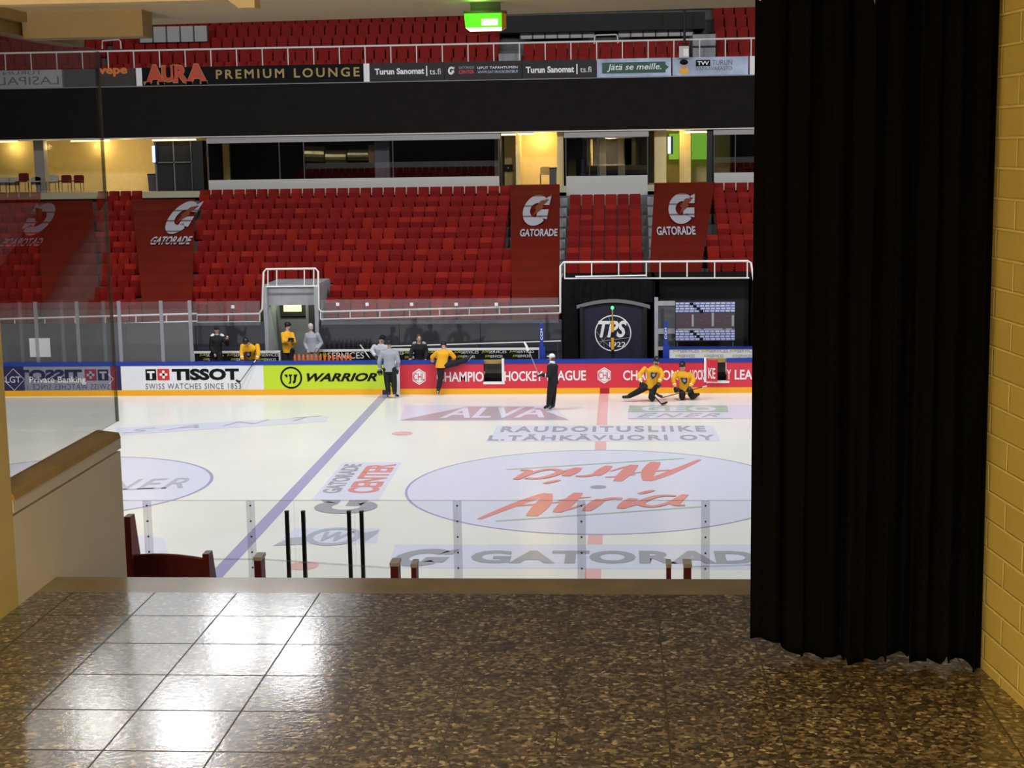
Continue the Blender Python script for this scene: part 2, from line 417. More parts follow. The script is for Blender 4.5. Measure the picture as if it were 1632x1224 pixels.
# ------------------------------------------------------------------ the walkway in front
FZ = 6.38; LX = CAM.x-2.11; EY = CAM.y+5.55; SY = EY-.20; CZ = CAM.z+.50
fl = obj('floor', MB().box(LX-.2, 3.2, -43, SY, FZ-.35, FZ), 'terrazzo'); struct(fl)
st = obj('trim_1', MB().box(LX, 3.0, SY, EY, FZ-.35, FZ), 'strip_tan'); struct(st)
wl = obj('wall_left', MB().box(LX-.25, LX, -43, CAM.y+5.18, FZ-.4, CZ), 'painted_wall'); struct(wl)
BS = .115                         # the brick wall runs slightly askew
def bx(yr): return CAM.x+1.09+(4.477-yr)*BS
wr = MB(); y0, y1 = -7.0, 5.3
wr.prism([(bx(y0), CAM.y+y0, FZ-.1), (bx(y1), CAM.y+y1, FZ-.1), (bx(y1)+.3, CAM.y+y1, FZ-.1), (bx(y0)+.3, CAM.y+y0, FZ-.1)], (0, 0, CZ-FZ+.1))
struct(obj('wall_right', wr, 'painted_brick'))
struct(obj('wall_back', MB().box(LX-.25, 3.2, -43.2, -43, FZ-.1, CZ), 'dark_grey'))
ce = MB()
ce.prism([(LX-.6, -43, CZ), (3.4, -43, CZ), (3.4, CAM.y+5.80, CZ), (LX-.6, CAM.y+6.36, CZ)], (0, 0, .7))
struct(obj('ceiling', ce, 'cream_ceiling'))
# low parapet at the left with its tan cap and clear screen
pa = struct(obj('wall_front', MB().box(LX-.08, LX, CAM.y+5.18, CAM.y+6.37, 4.4, 6.70), 'cream_panel'))
tz = CAM.z-1.16
sk = obj('trim_2', MB().box(LX-.085, LX+.002, CAM.y+5.185, CAM.y+6.375, 6.71, tz-.03), 'cream_panel'); struct(sk)
cp = MB(); cp.prism([(LX-.088, CAM.y+5.18, tz-.03), (LX+.012, CAM.y+5.18, tz-.03), (LX+.004, CAM.y+5.18, tz-.008), (LX-.088, CAM.y+5.18, tz+.004)], (0, 1.17, 0))
struct(obj('trim_3', cp, 'wood_tan'))
sg = empty('glass_screen', (LX-.075, CAM.y+5.7, tz), 'tall clear glass screen standing on the tan capped low wall at the left', 'glass screen')
GE = at(188, 688, X=LX-.075).y
obj('glass_pane', MB().box(LX-.079, LX-.071, CAM.y+5.18, GE, tz, CAM.z+.43), 'screen_glass', sg)
obj('top_rail', MB().box(LX-.12, LX-.0, CAM.y+3.2, CAM.y+6.25, CAM.z+.465, CZ), 'beam_beige', sg)
obj('glazing_bead', MB().box(LX-.11, LX-.03, CAM.y+3.2, CAM.y+6.29, CAM.z+.42, CAM.z+.465), 'strip_tan', sg)
obj('edge_seal', MB().box(LX-.081, LX-.069, GE-.006, GE+.006, tz, CAM.z+.42), 'seal_edge', sg)
Yb_ = CAM.y+5.6; q0, q1 = at(135, 57, Y=Yb_), at(228, 60, Y=Yb_)
struct(obj('trim_4', MB().box(LX-.02, q1.x, Yb_, Yb_+.12, (q0.z+q1.z)/2, CZ), 'beam_beige'))
Yb_ = CAM.y+4.3; z_b = CAM.z+.405
b = MB(); b.prism([(LX-.02, Yb_, z_b), (CAM.x-1.06, Yb_, z_b), (CAM.x-1.03, Yb_, z_b-.022), (CAM.x-.985, Yb_, z_b-.022), (CAM.x-.985, Yb_, CZ), (LX-.02, Yb_, CZ)], (0, .07, 0))
struct(obj('trim_5', b, 'beam_beige'))

# black curtain
def curtain():
    nx, nz = 150, 46; x0, x1 = CAM.x+.40, CAM.x+1.085
    def hem(u):
        h = .018+.014*math.sin(u*9+1.2)+.010*math.sin(u*23)
        if u < .30: h += .035*(1-u/.30)*.6
        for c in (.42, .55, .68, .82): h += .03*max(0, 1-abs(u-c)/.012)
        return h-.012*u
    vs, fs = [], []
    for i in range(nx+1):
        u = i/nx
        for k in range(nz+1):
            v = k/nz
            amp = .010+.022*min(1, u*2.5)
            fold = amp*(math.sin(u*52+.8*math.sin(v*2+u*5))+.5*math.sin(u*97+1.3))
            spread = (u-.5)*(.03*(1-v)*0)
            x = x0+(x1-x0)*u+.010*math.sin(u*70)+spread
            yb = CAM.y+4.69-.115*u
            z0 = FZ+hem(u); z1 = 8.372
            notch = .075*max(0, 1-abs(u-.47)/.008)+.012*max(0, math.sin(u*75))**4
            z = z0+(z1-notch-z0)*v
            vs.append((x, yb+fold*(1-.35*v), z))
    for i in range(nx):
        for k in range(nz): fs.append((i*(nz+1)+k, (i+1)*(nz+1)+k, (i+1)*(nz+1)+k+1, i*(nz+1)+k+1))
    return vs, fs
ct = empty('curtain', (CAM.x+.75, CAM.y+4.65, FZ), 'long black pleated curtain hanging beside the painted brick wall', 'curtain')
cb = obj('curtain_cloth', curtain(), mat('curtain_cloth', (.0032, .0027, .0021), .95, spec=.02), ct, smooth=True)
md = cb.modifiers.new('thick', 'SOLIDIFY'); md.thickness = .004
obj('curtain_rail', MB().bar((CAM.x+.30, CAM.y+4.71, 8.388), (CAM.x+1.06, CAM.y+4.58, 8.388), .025, .022).box(CAM.x+.5, CAM.x+.53, CAM.y+4.67, CAM.y+4.69, 8.39, CZ).box(CAM.x+.9, CAM.x+.93, CAM.y+4.60, CAM.y+4.62, 8.39, CZ), 'white_paint', ct)
for k in range(9):
    u = k/8; p = V((CAM.x+.41+.66*u, CAM.y+4.69-.113*u, 8.378))
    obj('curtain_hook', MB().tube([p+V((0, 0, .004)), p+V((.008, 0, -.008)), p+V((.004, 0, -.022)), p+V((-.006, 0, -.016))], .0022, 6), 'white_paint', ct)

# green exit lamp under the ceiling
ex = empty('exit_lamp', at(773, 20, Y=CAM.y+5.6), 'small green lit exit lamp hanging from the cream ceiling', 'exit light')
ex.location.z = CZ
L, xv, yv = wbox(741, 22, 806, 47, CAM.y+5.6)
zt = CZ; x0, x1 = L.x, L.x+xv.x; z0 = L.z
obj('mount', MB().box(x0-.002, x1+.002, CAM.y+5.565, CAM.y+5.64, L.z+yv.z, L.z+yv.z+.008).box(x0+.02, x1-.02, CAM.y+5.60, CAM.y+5.63, L.z+yv.z, CZ), 'dark_grey', ex)
obj('front_lens', MB().prism([(x0, CAM.y+5.57, L.z+yv.z), (x1-.012, CAM.y+5.57, L.z+yv.z), (x1-.012, CAM.y+5.575, z0+.005), (x0+.004, CAM.y+5.575, z0+.005)], (0, .012, 0)), 'green_lit', ex)
obj('lit_window', MB().box(x0+.062, x0+.118, CAM.y+5.566, CAM.y+5.571, z0+.012, z0+.033), 'pale_lit', ex)
obj('lower_lens', MB().prism([(x0+.004, CAM.y+5.575, z0+.005), (x1-.012, CAM.y+5.575, z0+.005), (x1-.016, CAM.y+5.59, z0-.007), (x0+.018, CAM.y+5.59, z0-.007)], (0, .03, .004)), 'pale_lit', ex)
obj('side_shell', MB().prism([(x1-.012, CAM.y+5.57, L.z+yv.z), (x1, CAM.y+5.6, L.z+yv.z), (x1-.001, CAM.y+5.6, z0+.004), (x1-.014, CAM.y+5.58, z0-.005), (x1-.012, CAM.y+5.572, z0+.005)], (0, .03, 0)), 'amber_plastic', ex)
pl = bpy.data.lights.new('exit_glow', 'POINT'); pl.energy = .16; pl.color = (.25, 1, .1); pl.shadow_soft_size = .02
po = bpy.data.objects.new('exit_glow', pl); COL.objects.link(po); po.location = (x0+.05, CAM.y+5.53, CZ-.012)

def mirX0(px, py, Y): return 2*(LX-.075)-at(px, py, Y=Y).x
# ------------------------------------------------------------------ near stand under the walkway, near boards and glass
nt = MB()
for sg_ in (-1, 1):
    for i in (1, 2, 3): nt.box(sg_*4.9, sg_*24, EY-i*1.3, EY-i*1.3+1.32, 4.2, 4.95+.4*i)
    nt.box(sg_*4.9, sg_*24, EY-5.2, EY-3.9, 4.2, 6.35)
for i in range(11):
    y = EY+i*1.3
    z = 4.95-i*.40
    nt.box(-24, 24, y, y+1.32, z-.6, z)
nt.box(-24, 24, -15.9, -14.4, -.2, .45)
struct(obj('stand_near', nt, 'concrete'))
nb = MB().box(-21.5, 21.5, -14.15, -14.0, 0, 1.08); struct(obj('board_near', nb, 'white_board'))
def near_x(px): return at(px, 850, Y=-14.05).x
gx = [near_x(p) for p in (238, 402, 471, 567, 730, 927, 1124)]
NS = gx[4]-gx[5]
gtop = at(500, 797, Y=-14.05).z
panes = [(-9.9, -8.1, None), (-8.1, gx[0], None)] + [(gx[i], gx[i+1], i) for i in range(6)] + [(gx[6], gx[6]+1.82, 7), (gx[6]+1.82, gx[6]+3.64, 8)]
pos_word = ['first pane of near rink glass, left of the low bolted posts', 'clear near rink glass pane beside the tan low wall', 'clear near rink glass pane between the two leftmost bolted posts',
            'narrow clear pane of near rink glass between left bolted post and first black pole', 'clear gate pane of near rink glass between the two pairs of black poles',
            'clear near rink glass pane right of the black poles', 'clear near rink glass pane below the red ice lettering, left of the red line', 'clear near rink glass pane right of the red centre line',
            'clear near rink glass pane beside the black curtain edge', 'clear near rink glass pane mostly behind the curtain']
for k, (a, b_, i) in enumerate(panes):
    if a < -8.2: continue
    p = tag(obj('rink_shield', MB().box(a+.006, b_-.006, -14.08, -14.065, 1.08, gtop), 'near_glass', org=((a+b_)/2, -14.07, 1.08)), pos_word[k], 'rink glass', 'near rink glass panes')
    obj('edge_strip', MB().box(a+.006, b_-.006, -14.081, -14.064, gtop-.006, gtop+.006), 'glass_edge', p)
    obj('joint', MB().box(b_-.006, b_-.001, -14.081, -14.064, 1.08, gtop), 'glass_edge', p)
for k, (px, lb) in enumerate(((238, 'leftmost pale bolted post of the near rink glass, beside the low wall'), (402, 'pale bolted post of the near rink glass left of the black poles'), (730, 'pale bolted glass post right of the black poles'),
               (927, 'pale bolted glass post in front of the red centre line'), (1124, 'pale bolted glass post nearest the black curtain'))):
    x = near_x(px); w = .062
    s = tag(obj('shield_stanchion', MB().box(x-w, x+w, -14.10, -14.082, 1.08, gtop), 'near_stanchion', org=(x, -14.09, 1.08)), lb, 'glass post', 'near rink glass posts')
    for q in range(6):
        z = gtop-.07-q*.30*.77
        obj('bolt', MB().tube([(x, -14.112, z), (x, -14.098, z)], .014, 8), 'dark_grey', s)
for px, lb in ((457, 'leftmost of the four tall black poles at the near rink glass'), (483, 'second from left of the four black poles at the near rink glass'),
               (556, 'third from left of the four black poles at the near rink glass'), (576, 'rightmost of the four tall black poles at the near rink glass')):
    p = at(px, 814, Y=-14.4)
    o = empty('gate_pole', (p.x, -14.4, .45), lb, 'pole', 'black gate poles')
    obj('shaft', MB().box(p.x-.026, p.x+.026, -14.43, -14.37, .45, p.z-.03), 'black', o)
    obj('end_cap', MB().box(p.x-.028, p.x+.028, -14.432, -14.368, p.z-.03, p.z), 'dark_grey', o)
# red posts with pale caps near the steps
PY = EY+2.9
for px, py, w, lb in ((410, 888, 12, 'red wooden post with pale cap left of the four black poles'), (628, 897, 13, 'wider red post right of the black poles'), (659, 899, 8.5, 'slim red post right of the wider red post'),
                   (1066, 899, 7.5, 'slim red post near the right end of the floor edge'), (1096, 899, 12, 'wider red post nearest the black curtain')):
    p = at(px, py, Y=PY); hw = w/2*(PY-CAM.y)/F
    o = empty('barrier_post', (p.x, PY, 4.55), lb, 'post', 'red barrier posts')
    obj('shaft', MB().box(p.x-hw, p.x+hw, PY, PY+.10, 4.15, p.z-.02), 'maroon', o)
    obj('cap', MB().box(p.x-hw*1.15, p.x+hw*1.15, PY-.006, PY+.11, p.z-.02, p.z), 'cream_panel', o)
for a, b_, lb in (((333, 891), (405, 891), 'low clear pane between the red seat and the first red post'), ((416, 891), (621, 905), 'low clear pane between the first and second red posts'), ((1103, 903), (1240, 899), 'low clear pane right of the last red post')):
    p, q = at(a[0], a[1], Y=PY+.05), at(b_[0], b_[1], Y=PY+.05)
    g = MB(); g.prism([(p.x, PY+.045, 4.5), (q.x, PY+.045, 4.5), (q.x, PY+.045, q.z), (p.x, PY+.045, p.z)], (0, .008, 0))
    o = tag(obj('clear_barrier', g, 'near_glass', org=((p.x+q.x)/2, PY+.05, 4.5)), lb, 'glass pane', 'low barrier panes')
    obj('edge_strip', MB().bar((p.x, PY+.049, p.z), (q.x, PY+.049, q.z), .010, .008), 'glass_edge', o)
# two red seats at the left end
def big_seat(px0, px1, pyt, Y, lb, tall):
    p, q = at(px0, pyt, Y=Y), at(px1, pyt, Y=Y); zt = (p.z+q.z)/2; n = 14
    o = empty('stand_seat', ((p.x+q.x)/2, Y, zt-.85), lb, 'seat', 'near red stand seats')
    back = MB(); top = []; 
    for i in range(n+1):
        u = i/n; top.append((p.x+(q.x-p.x)*u, Y, zt-.012+.010*math.sin(u*math.pi)-.020*u*u))
    back.prism([(p.x, Y, zt-.55), *[(t[0], Y, t[2]-0) for t in top][::1], (q.x, Y, zt-.55)][::-1], (0, .03, 0))
    obj('backrest', back, 'maroon', o)
    obj('rim', MB().tube([(t[0], Y+.012, t[2]) for t in top], .010, 6), 'maroon_edge', o)
    obj('seat_pan', MB().box(p.x+.02, q.x-.02, Y+.05, Y+.42, zt-.42, zt-.36), 'maroon', o)
    for x, h in ((p.x-.01, tall), (q.x+.01, .012)):
        f = MB(); f.prism([(x-.018, Y-.03, zt-.85), (x-.018, Y+.35, zt-.85), (x-.018, Y+.05, zt+h), (x-.018, Y-.03, zt+h)], (.036, 0, 0))
        obj('end_panel', f, 'maroon_edge' if h > .1 else 'maroon', o)
big_seat(211, 327, 884, EY+2.7, 'red stand seat with tall end panel beside the pale low wall', .22)

cn = empty('reflection_blocker', (4, -16.2, .45), 'added unseen dark grey booth with white edge beside the near boards, behind the curtain', 'blocker')  # added unseen block that darkens the lower reflection in the left screen
cxa = mirX0(190, 700, -16.5); cz1 = at(100, 648, Y=-16.5).z
obj('body', MB().box(cxa, cxa+1.9, -17, -15.8, 3.3, cz1-.05), 'dark_grey', cn); obj('roof', MB().box(cxa-.03, cxa+1.93, -17.05, -15.75, cz1-.05, cz1), 'room_dark', cn)
obj('edge_rail', MB().box(cxa, cxa+1.9, -17.03, -17.0, at(100, 683, Y=-17).z-.03, at(100, 681, Y=-17).z), 'white_paint', cn)
for x in (cxa+.1, cxa+1.8):
    for y in (-16.9, -15.9): obj('leg', MB().box(x-.05, x+.05, y-.05, y+.05, .45, 3.3), 'dark_grey', cn)

# ------------------------------------------------------------------ ice and its markings
ice = struct(obj('ice_sheet', MB().box(-31, 31, -14, 14, -.2, 0), 'ice'))
IZ = [.004]
def ipt(px, py, z=None):
    p = at(px, py, Z=0.0); p.z = .004 if z is None else z; return p
def mark(name, geo, m): return obj(name, geo, m, ice)
def irect(x0, x1, y0, y1, z=.003): return MB().poly([(x0, y0, z), (x1, y0, z), (x1, y1, z), (x0, y1, z)])
def ipx(pts, z=.003): return MB().poly([ipt(x, y, z) for x, y in pts])
def itext(s, a, b_, top, z=.008, **k):     # baseline from photo point a to b, cap line through photo point top
    A, B, T = ipt(*a, z), ipt(*b_, z), ipt(*top, z); d = B-A; n = V((-d.y, d.x, 0)).normalized()
    return text_geo(s, A, d, n*(T-A).dot(n), **k)
mark('center_line', irect(-.15, .15, -14, 14, .002), 'ice_red')
for sx in (-1, 1): mark('blue_line', irect(sx*7.12-.15, sx*7.12+.15, -14, 14, .002), 'ice_blue')
mark('center_circle', MB().disc((0, 0, .0035), (4.5, 0, 0), (0, 4.5, 0), 72), 'ice_white')
mark('circle_outline', MB().ring((0, 0, .005), (4.53, 0, 0), (0, 4.53, 0), .987, 96), 'ice_blue')
mark('center_spot', MB().disc((0, 0, .009), (.19, 0, 0), (0, .19, 0), 24), 'ice_grey')
for x in (-5.6, 5.6):
    for y in (-7, 7): mark('faceoff_spot', MB().disc((x, y, .005), (.30, 0, 0), (0, .30, 0), 28), 'ice_red')
# brush script lettering in the centre circle, once upright and once turned round
def brush(pts, w0, w1, z=.009):
    w0 *= .62; w1 *= .62; P_ = [ipt(x, y, z) for x, y in pts]; Q_ = []
    for k in range(len(P_)-1):
        p0 = P_[max(k-1, 0)]; p1, p2 = P_[k], P_[k+1]; p3 = P_[min(k+2, len(P_)-1)]
        for q in range(6):
            t = q/6; Q_.append(.5*((2*p1)+(p2-p0)*t+(2*p0-5*p1+4*p2-p3)*t*t+(3*p1-p0-3*p2+p3)*t**3))
    Q_.append(P_[-1]); mb = MB(); n = len(Q_); L_ = []
    for k in range(n):
        d = Q_[min(k+1, n-1)]-Q_[max(k-1, 0)]; nn = V((-d.y, d.x, 0)).normalized(); u = k/(n-1)
        w = (w0+(w1-w0)*u)*.5*(.55+.45*math.sin(math.pi*min(1, max(0, u*.9+.08)))); L_.append((Q_[k]-nn*w, Q_[k]+nn*w))
    for k in range(n-1): mb.poly([L_[k][0], L_[k+1][0], L_[k+1][1], L_[k][1]])
    return mb
strokes = [([(763, 828), (800, 813), (842, 797), (872, 787)], .25, .55), ([(873, 787), (868, 800), (858, 812), (847, 823)], .5, .7), ([(818, 807), (858, 804), (900, 800)], .22, .22),
           ([(922, 786), (910, 797), (899, 807), (888, 817)], .5, .6), ([(890, 798), (925, 794), (942, 793)], .2, .2), ([(889, 816), (907, 812), (932, 804)], .22, .16),
           ([(958, 796), (946, 805), (934, 815)], .5, .5), ([(937, 811), (958, 799), (975, 795), (992, 795)], .2, .4), ([(1010, 795), (999, 803), (989, 811)], .5, .5), ([(988, 811), (1008, 806), (1026, 800)], .2, .16),
           ([(1018, 788), (1030, 785), (1042, 782)], .26, .3), ([(1078, 791), (1052, 791), (1030, 797), (1021, 804), (1038, 808), (1060, 804), (1082, 794)], .36, .30), ([(1092, 789), (1082, 797), (1076, 805), (1092, 806)], .4, .3)]
g1 = merge(*[brush(*a_, z=.009+.0006*k_) for k_, a_ in enumerate(strokes)])
g2 = ([V((-p.x, -p.y, p.z)) for p in g1[0]], g1[1])
mark('lettering', g1, 'ice_letter_red'); mark('lettering', g2, 'ice_letter_red')
P, Q = ipt(790, 831, .008), ipt(1118, 808, .008); d = (Q-P); nn = V((-d.y, d.x, 0)).normalized()*.05
ln_ = MB().poly([P-nn, Q-nn, Q+nn, P+nn]); ln_.poly([V((-p.x, -p.y, p.z)) for p in (P-nn, Q-nn, Q+nn, P+nn)])
mark('underline', ln_, 'ice_green')
# big lettering near the glass
mark('advert_field', ipx([(619, 905), (1290, 908), (1270, 868), (630, 868)]), 'ice_white')
L1 = ipt(747, 898, .008); R1 = ipt(1260, 900, .008); T1 = ipt(960, 878, .008)
mark('lettering', text_geo('GATORADE', (L1.x, L1.y, .008), (R1.x-L1.x, 0, 0), (0, T1.y-L1.y, 0), bold=.045, space=1.05), 'ice_grey')
a = ipt(622, 903, .008); b_ = ipt(712, 903, .008); t = ipt(660, 875, .008)
mark('emblem', g_mesh((a.x, a.y, .008), (b_.x-a.x, 0, 0), (0, t.y-a.y, 0), .25), 'ice_grey')
# lettering running away from the camera, left of centre
mark('advert_field', ipx([(497, 797), (603, 797), (640, 737), (546, 737)]), 'ice_white')
def vtext(s, bl, br, tl):
    a, b_, t = ipt(*bl, .008), ipt(*br, .008), ipt(*tl, .008)
    return text_geo(s, (b_.x, a.y, .008), (0, t.y-a.y, 0), (a.x-b_.x, 0, 0), bold=.03)
mark('lettering', vtext('GATORADE', (511, 786), (541, 786), (548, 740)), 'ice_grey')
mark('lettering', vtext('CENTER', (550, 786), (601, 786), (580, 740)), 'ice_letter_red')
a, b_, t = ipt(492, 819, .008), ipt(594, 819, .008), ipt(540, 797, .008)
mark('emblem', g_mesh((b_.x, a.y, .008), (0, t.y-a.y, 0), (a.x-b_.x, 0, 0), .0), 'ice_grey')
# emblem with a W in an oval
a, b_ = ipt(488, 856, .006), ipt(575, 856, .006); t, bt = ipt(531, 841, .006), ipt(531, 870, .006)
mark('advert_field', ipx([(440, 868), (600, 866), (606, 842), (470, 842)]), 'ice_white')
mb = MB().ring(((a.x+b_.x)/2, (t.y+bt.y)/2, .008), ((b_.x-a.x)/2, 0, 0), (0, (t.y-bt.y)/2, 0), .74, 40)
mark('emblem', merge(mb, itext('W', (507, 863), (556, 863), (531, 848), bold=.04, shear=.3), ipx([(435, 870), (487, 868), (483, 856), (462, 858)], .008), ipx([(578, 850), (605, 845), (600, 851), (582, 864)], .008)), 'ice_lightgrey')
# far adverts
mark('advert_field', ipx([(637, 671), (908, 670), (880, 646), (645, 646)]), 'ice_white')
mark('emblem', ipx([(637, 670), (906, 669), (850, 648), (745, 648)], .006), 'ice_pink')
mark('lettering', itext('ALVA', (700, 667), (868, 666), (745, 650), z=.010, bold=.02, shear=.2), 'ice_white')
mark('advert_field', ipx([(786, 691), (1142, 690), (1136, 678), (793, 678)]), 'ice_white')
mark('advert_field', ipx([(773, 704), (1148, 703), (1143, 691), (786, 691.5)], .0032), 'ice_white')
mark('lettering', itext('RAUDOITUSLIIKE', (797, 689), (1126, 688), (960, 679.5), bold=.03, space=1.25), 'ice_grey')
mark('lettering', itext('L.TÄHKÄVUORI OY', (777, 702.5), (1141, 701.5), (960, 692), bold=.03, space=1.2), 'ice_grey')
mark('advert_field', ipx([(1000, 668), (1270, 667), (1262, 645), (1003, 646)], .003), 'ice_white')
mark('advert_field', ipx([(1001, 657), (1161, 657), (1159, 646.5), (1003, 646.5)], .006), 'ice_green')
mark('lettering', itext('GEO', (1022, 656), (1142, 656), (1060, 648), z=.010, bold=.05, space=1.2), 'ice_white')
mark('lettering', itext('ENER', (1014, 665.5), (1150, 665), (1060, 659), bold=.01, shear=.5, space=1.3), 'ice_lightgrey')
mark('underline', ipx([(1001, 668), (1167, 667.5), (1167, 666.7), (1001, 667)], .008), 'ice_lightgrey')
# left disc and left lettering
cx_ = ipt(338, 769).x
mark('advert_field', MB().disc((cx_-3.5, .25, .003), (3.5, 0, 0), (0, 3.5, 0), 60), 'ice_white')
mark('circle_outline', MB().ring((cx_-3.5, .25, .005), (3.5, 0, 0), (0, 3.5, 0), .978, 80), 'ice_blue')
mark('lettering', itext('ENER', (120, 783), (293, 778), (220, 764), bold=.01, shear=.3, space=1.2), 'ice_lightgrey')
mark('underline', ipx([(110, 784), (265, 779), (265, 777.5), (110, 782.5)], .008), 'ice_lightgrey')
mark('advert_field', ipx([(205, 880), (268, 881), (262, 860), (240, 853), (205, 854)]), 'ice_white')
mark('advert_field', ipx([(185, 694), (520, 672), (524, 663), (185, 682)], .003), 'ice_white')
mark('lettering', itext('SANT', (195, 691), (520, 667.5), (355, 674), bold=-.01, shear=.5, space=1.6), 'ice_lightgrey')
# right side markings (seen mirrored in the screen)
mark('circle_outline', MB().ring((13.6, 7, .005), (4.5, 0, 0), (0, 4.5, 0), .975, 80), 'ice_blue')
mark('advert_field', irect(10.5, 17, 4, 10, .003), 'ice_white')

# ------------------------------------------------------------------ far boards
BY = 13.95
def pxX(px, py=600, Y=BY): return at(px, py, Y=Y).x
ZR0, ZR1 = 1.00, 1.12; ZK = .19
def section(x0, x1, face, label, gaps=(), rail=True):
    o = empty('dasher_board', ((x0+x1)/2, BY, 0), label, 'rink board')
    cuts = []; c = x0
    for g0, g1 in gaps: cuts.append((c, g0)); c = g1
    cuts.append((c, x1))
    pn = MB()
    for a, b_ in cuts: pn.box(a, b_, BY, BY+.10, ZK, ZR0)
    for g0, g1 in gaps: pn.box(g0, g1, BY, BY+.10, ZK, .36)
    obj('panel', pn, face, o)
    obj('kick_strip', MB().box(x0, x1, BY-.012, BY+.10, 0, ZK), 'yellow_kick', o)
    rl = MB()
    for a, b_ in cuts: rl.box(a, b_, BY-.015, BY+.16, ZR0, ZR1)
    obj('top_rail', rl, 'blue_rail', o)
    return o
LY = BY-.008
xT0, xW0, xC0 = pxX(193), pxX(420), pxX(637)
lg = section(-21.5, xT0, 'navy', 'dark navy rink board with white lettering at far left, seen through the screen')
obj('lettering', wtext('Private Banking', 47, 600, 137, 613, LY, bold=.01), 'print_white', lg)
dm = MB()
c = at(22, 605, Y=LY); r = .36
for rr in (1.0,):
    pts = [V((c.x, LY, c.z+r)), V((c.x+r, LY, c.z)), V((c.x, LY, c.z-r)), V((c.x-r, LY, c.z))]
    for i in range(4): dm.bar(pts[i], pts[(i+1) % 4], .012, .02, up=(0, 1, 0))
c2 = at(181, 604, Y=LY)
dm.bar(c2+V((-.17, 0, .17)), c2, .012, .02, up=(0, 1, 0)); dm.bar(c2, c2+V((-.17, 0, -.17)), .012, .02, up=(0, 1, 0))
obj('emblem', merge(dm, wtext('LGT', 9, 600, 33, 610, LY, bold=.01)), 'print_white', lg)
mirX = mirX0
def tissot(o, dx):
    def sh(g):
        if isinstance(g, MB): g = (g.v, g.f)
        return [p+V((dx, 0, 0)) for p in g[0]], g[1]
    obj('lettering', sh(merge(wtext('TISSOT', 274, 587.5, 381, 606, LY, bold=.05), wrect(232, 588.5, 249, 606, LY, .004))), 'print_black', o)
    obj('lettering', sh(wtext('SWISS WATCHES SINCE 1853', 232, 611, 384, 620, LY, space=1.15)), 'print_grey', o)
    obj('emblem', sh(wrect(251, 588, 270, 606, LY, .004)), 'red', o)
    w = MB(); Lp, xv_, yv_ = wbox(251, 588, 270, 606, LY-.003)
    c = Lp+xv_/2+yv_/2
    w.box(c.x-.13, c.x+.13, LY-.004, LY-.002, c.z-.04, c.z+.04); w.box(c.x-.04, c.x+.04, LY-.004, LY-.002, c.z-.13, c.z+.13)
    obj('emblem', sh(merge(w, wtext('T', 234.5, 591.5, 246.5, 604, LY-.004, bold=.05))), 'print_white', o)
tl = section(xT0, xW0, 'white_board', 'white rink board with black watch lettering and a red square with white cross')
tissot(tl, 0)
wg = section(xW0, pxX(630), 'lime', 'lime green rink board with black round emblem and slanted lettering')
xE = at(464, 602, Y=LY); rE = 18.2*(LY-CAM.y)/F
em = MB().ring(xE, (rE, 0, 0), (0, 0, rE), .84, 40)
def wshape(pts): return [V((xE.x+u*rE, LY, xE.z+v*rE)) for u, v in pts]
em.poly(wshape([(-.62, .28), (-.36, .30), (-.30, .08), (-.42, .02)]))
em.poly(wshape([(-.25, .28), (.12, .30), (.0, .06), (.02, -.2), (-.05, -.52), (-.28, -.55), (-.12, -.3), (-.14, .1)]))
em.poly(wshape([(.22, .28), (.60, .30), (.46, .0), (.40, -.38), (.20, -.58), (.12, -.40), (.24, -.2), (.26, .1)]))
obj('emblem', em, 'print_black', wg)
obj('lettering', wtext('WARRIOR', 489, 594.5, 601, 608, LY, bold=.035, shear=.35), 'print_black', wg)
struct(obj('trim_6', MB().box(pxX(630), xC0, BY, BY+.1, ZK, ZR0).box(pxX(630), xC0, BY-.015, BY+.16, ZR0, ZR1).box(pxX(630), xC0, BY-.012, BY+.1, 0, ZK), 'white_board'))
g1a, g1b, g2a, g2b = pxX(771), pxX(800), pxX(1127), pxX(1158)
XR = mirX(176, 600, LY)
cr = section(xC0, XR, 'chl_red', 'long red rink board with white hexagon emblems and white lettering', gaps=((g1a, g1b), (g2a, g2b)))
lt = []
for s, a, b_, y0_, y1_ in (('CHAMPIO', 696, 771, 592.5, 608.5), ('HOCKEY', 804, 865, 591.5, 607.5), ('LEAGUE', 872, 934, 590.5, 606.5), ('CHAMPIONS', 993, 1090, 590, 606), ('HOCKE', 1100, 1151 - 25, 589.5, 605.5), ('Y', 1158.5, 1165, 589, 605), ('LEAGUE', 1171, 1232, 589, 605), ('CHAMPIONS', 1292, 1390, 588, 604)):
    lt.append(wtext(s, a, y0_, b_, y1_, LY, bold=.02))
obj('lettering', merge(*lt), 'print_white', cr)
for px, py in ((668, 600.5), (963, 598.3), (1262, 596)):
    c = at(px, py, Y=LY); r = 13.4*(LY-CAM.y)/F
    hx = MB().poly([(c.x+r*.92*math.sin(k*math.pi/3), LY, c.z+r*math.cos(k*math.pi/3)) for k in range(6)])
    e = obj('emblem', hx, 'print_white', cr)
    obj('lettering', merge(wtext('CHL', px-9, py-5.8, px+9, py+5.8, LY-.004, bold=.005), MB().ring((c.x, LY-.004, c.z), (r*.84, 0, 0), (0, 0, r*.84), .93, 6, math.pi/2, math.pi/2+2*math.pi)), 'chl_red', e)
obj('center_mark', MB().box(pxX(956), pxX(971), BY-.016, BY-.012, 0, ZK), 'dark_red_line', cr)
obj('blue_line_mark', MB().box(pxX(609), pxX(617), BY-.016, BY-.012, .0, ZK-.03), 'navy', wg)
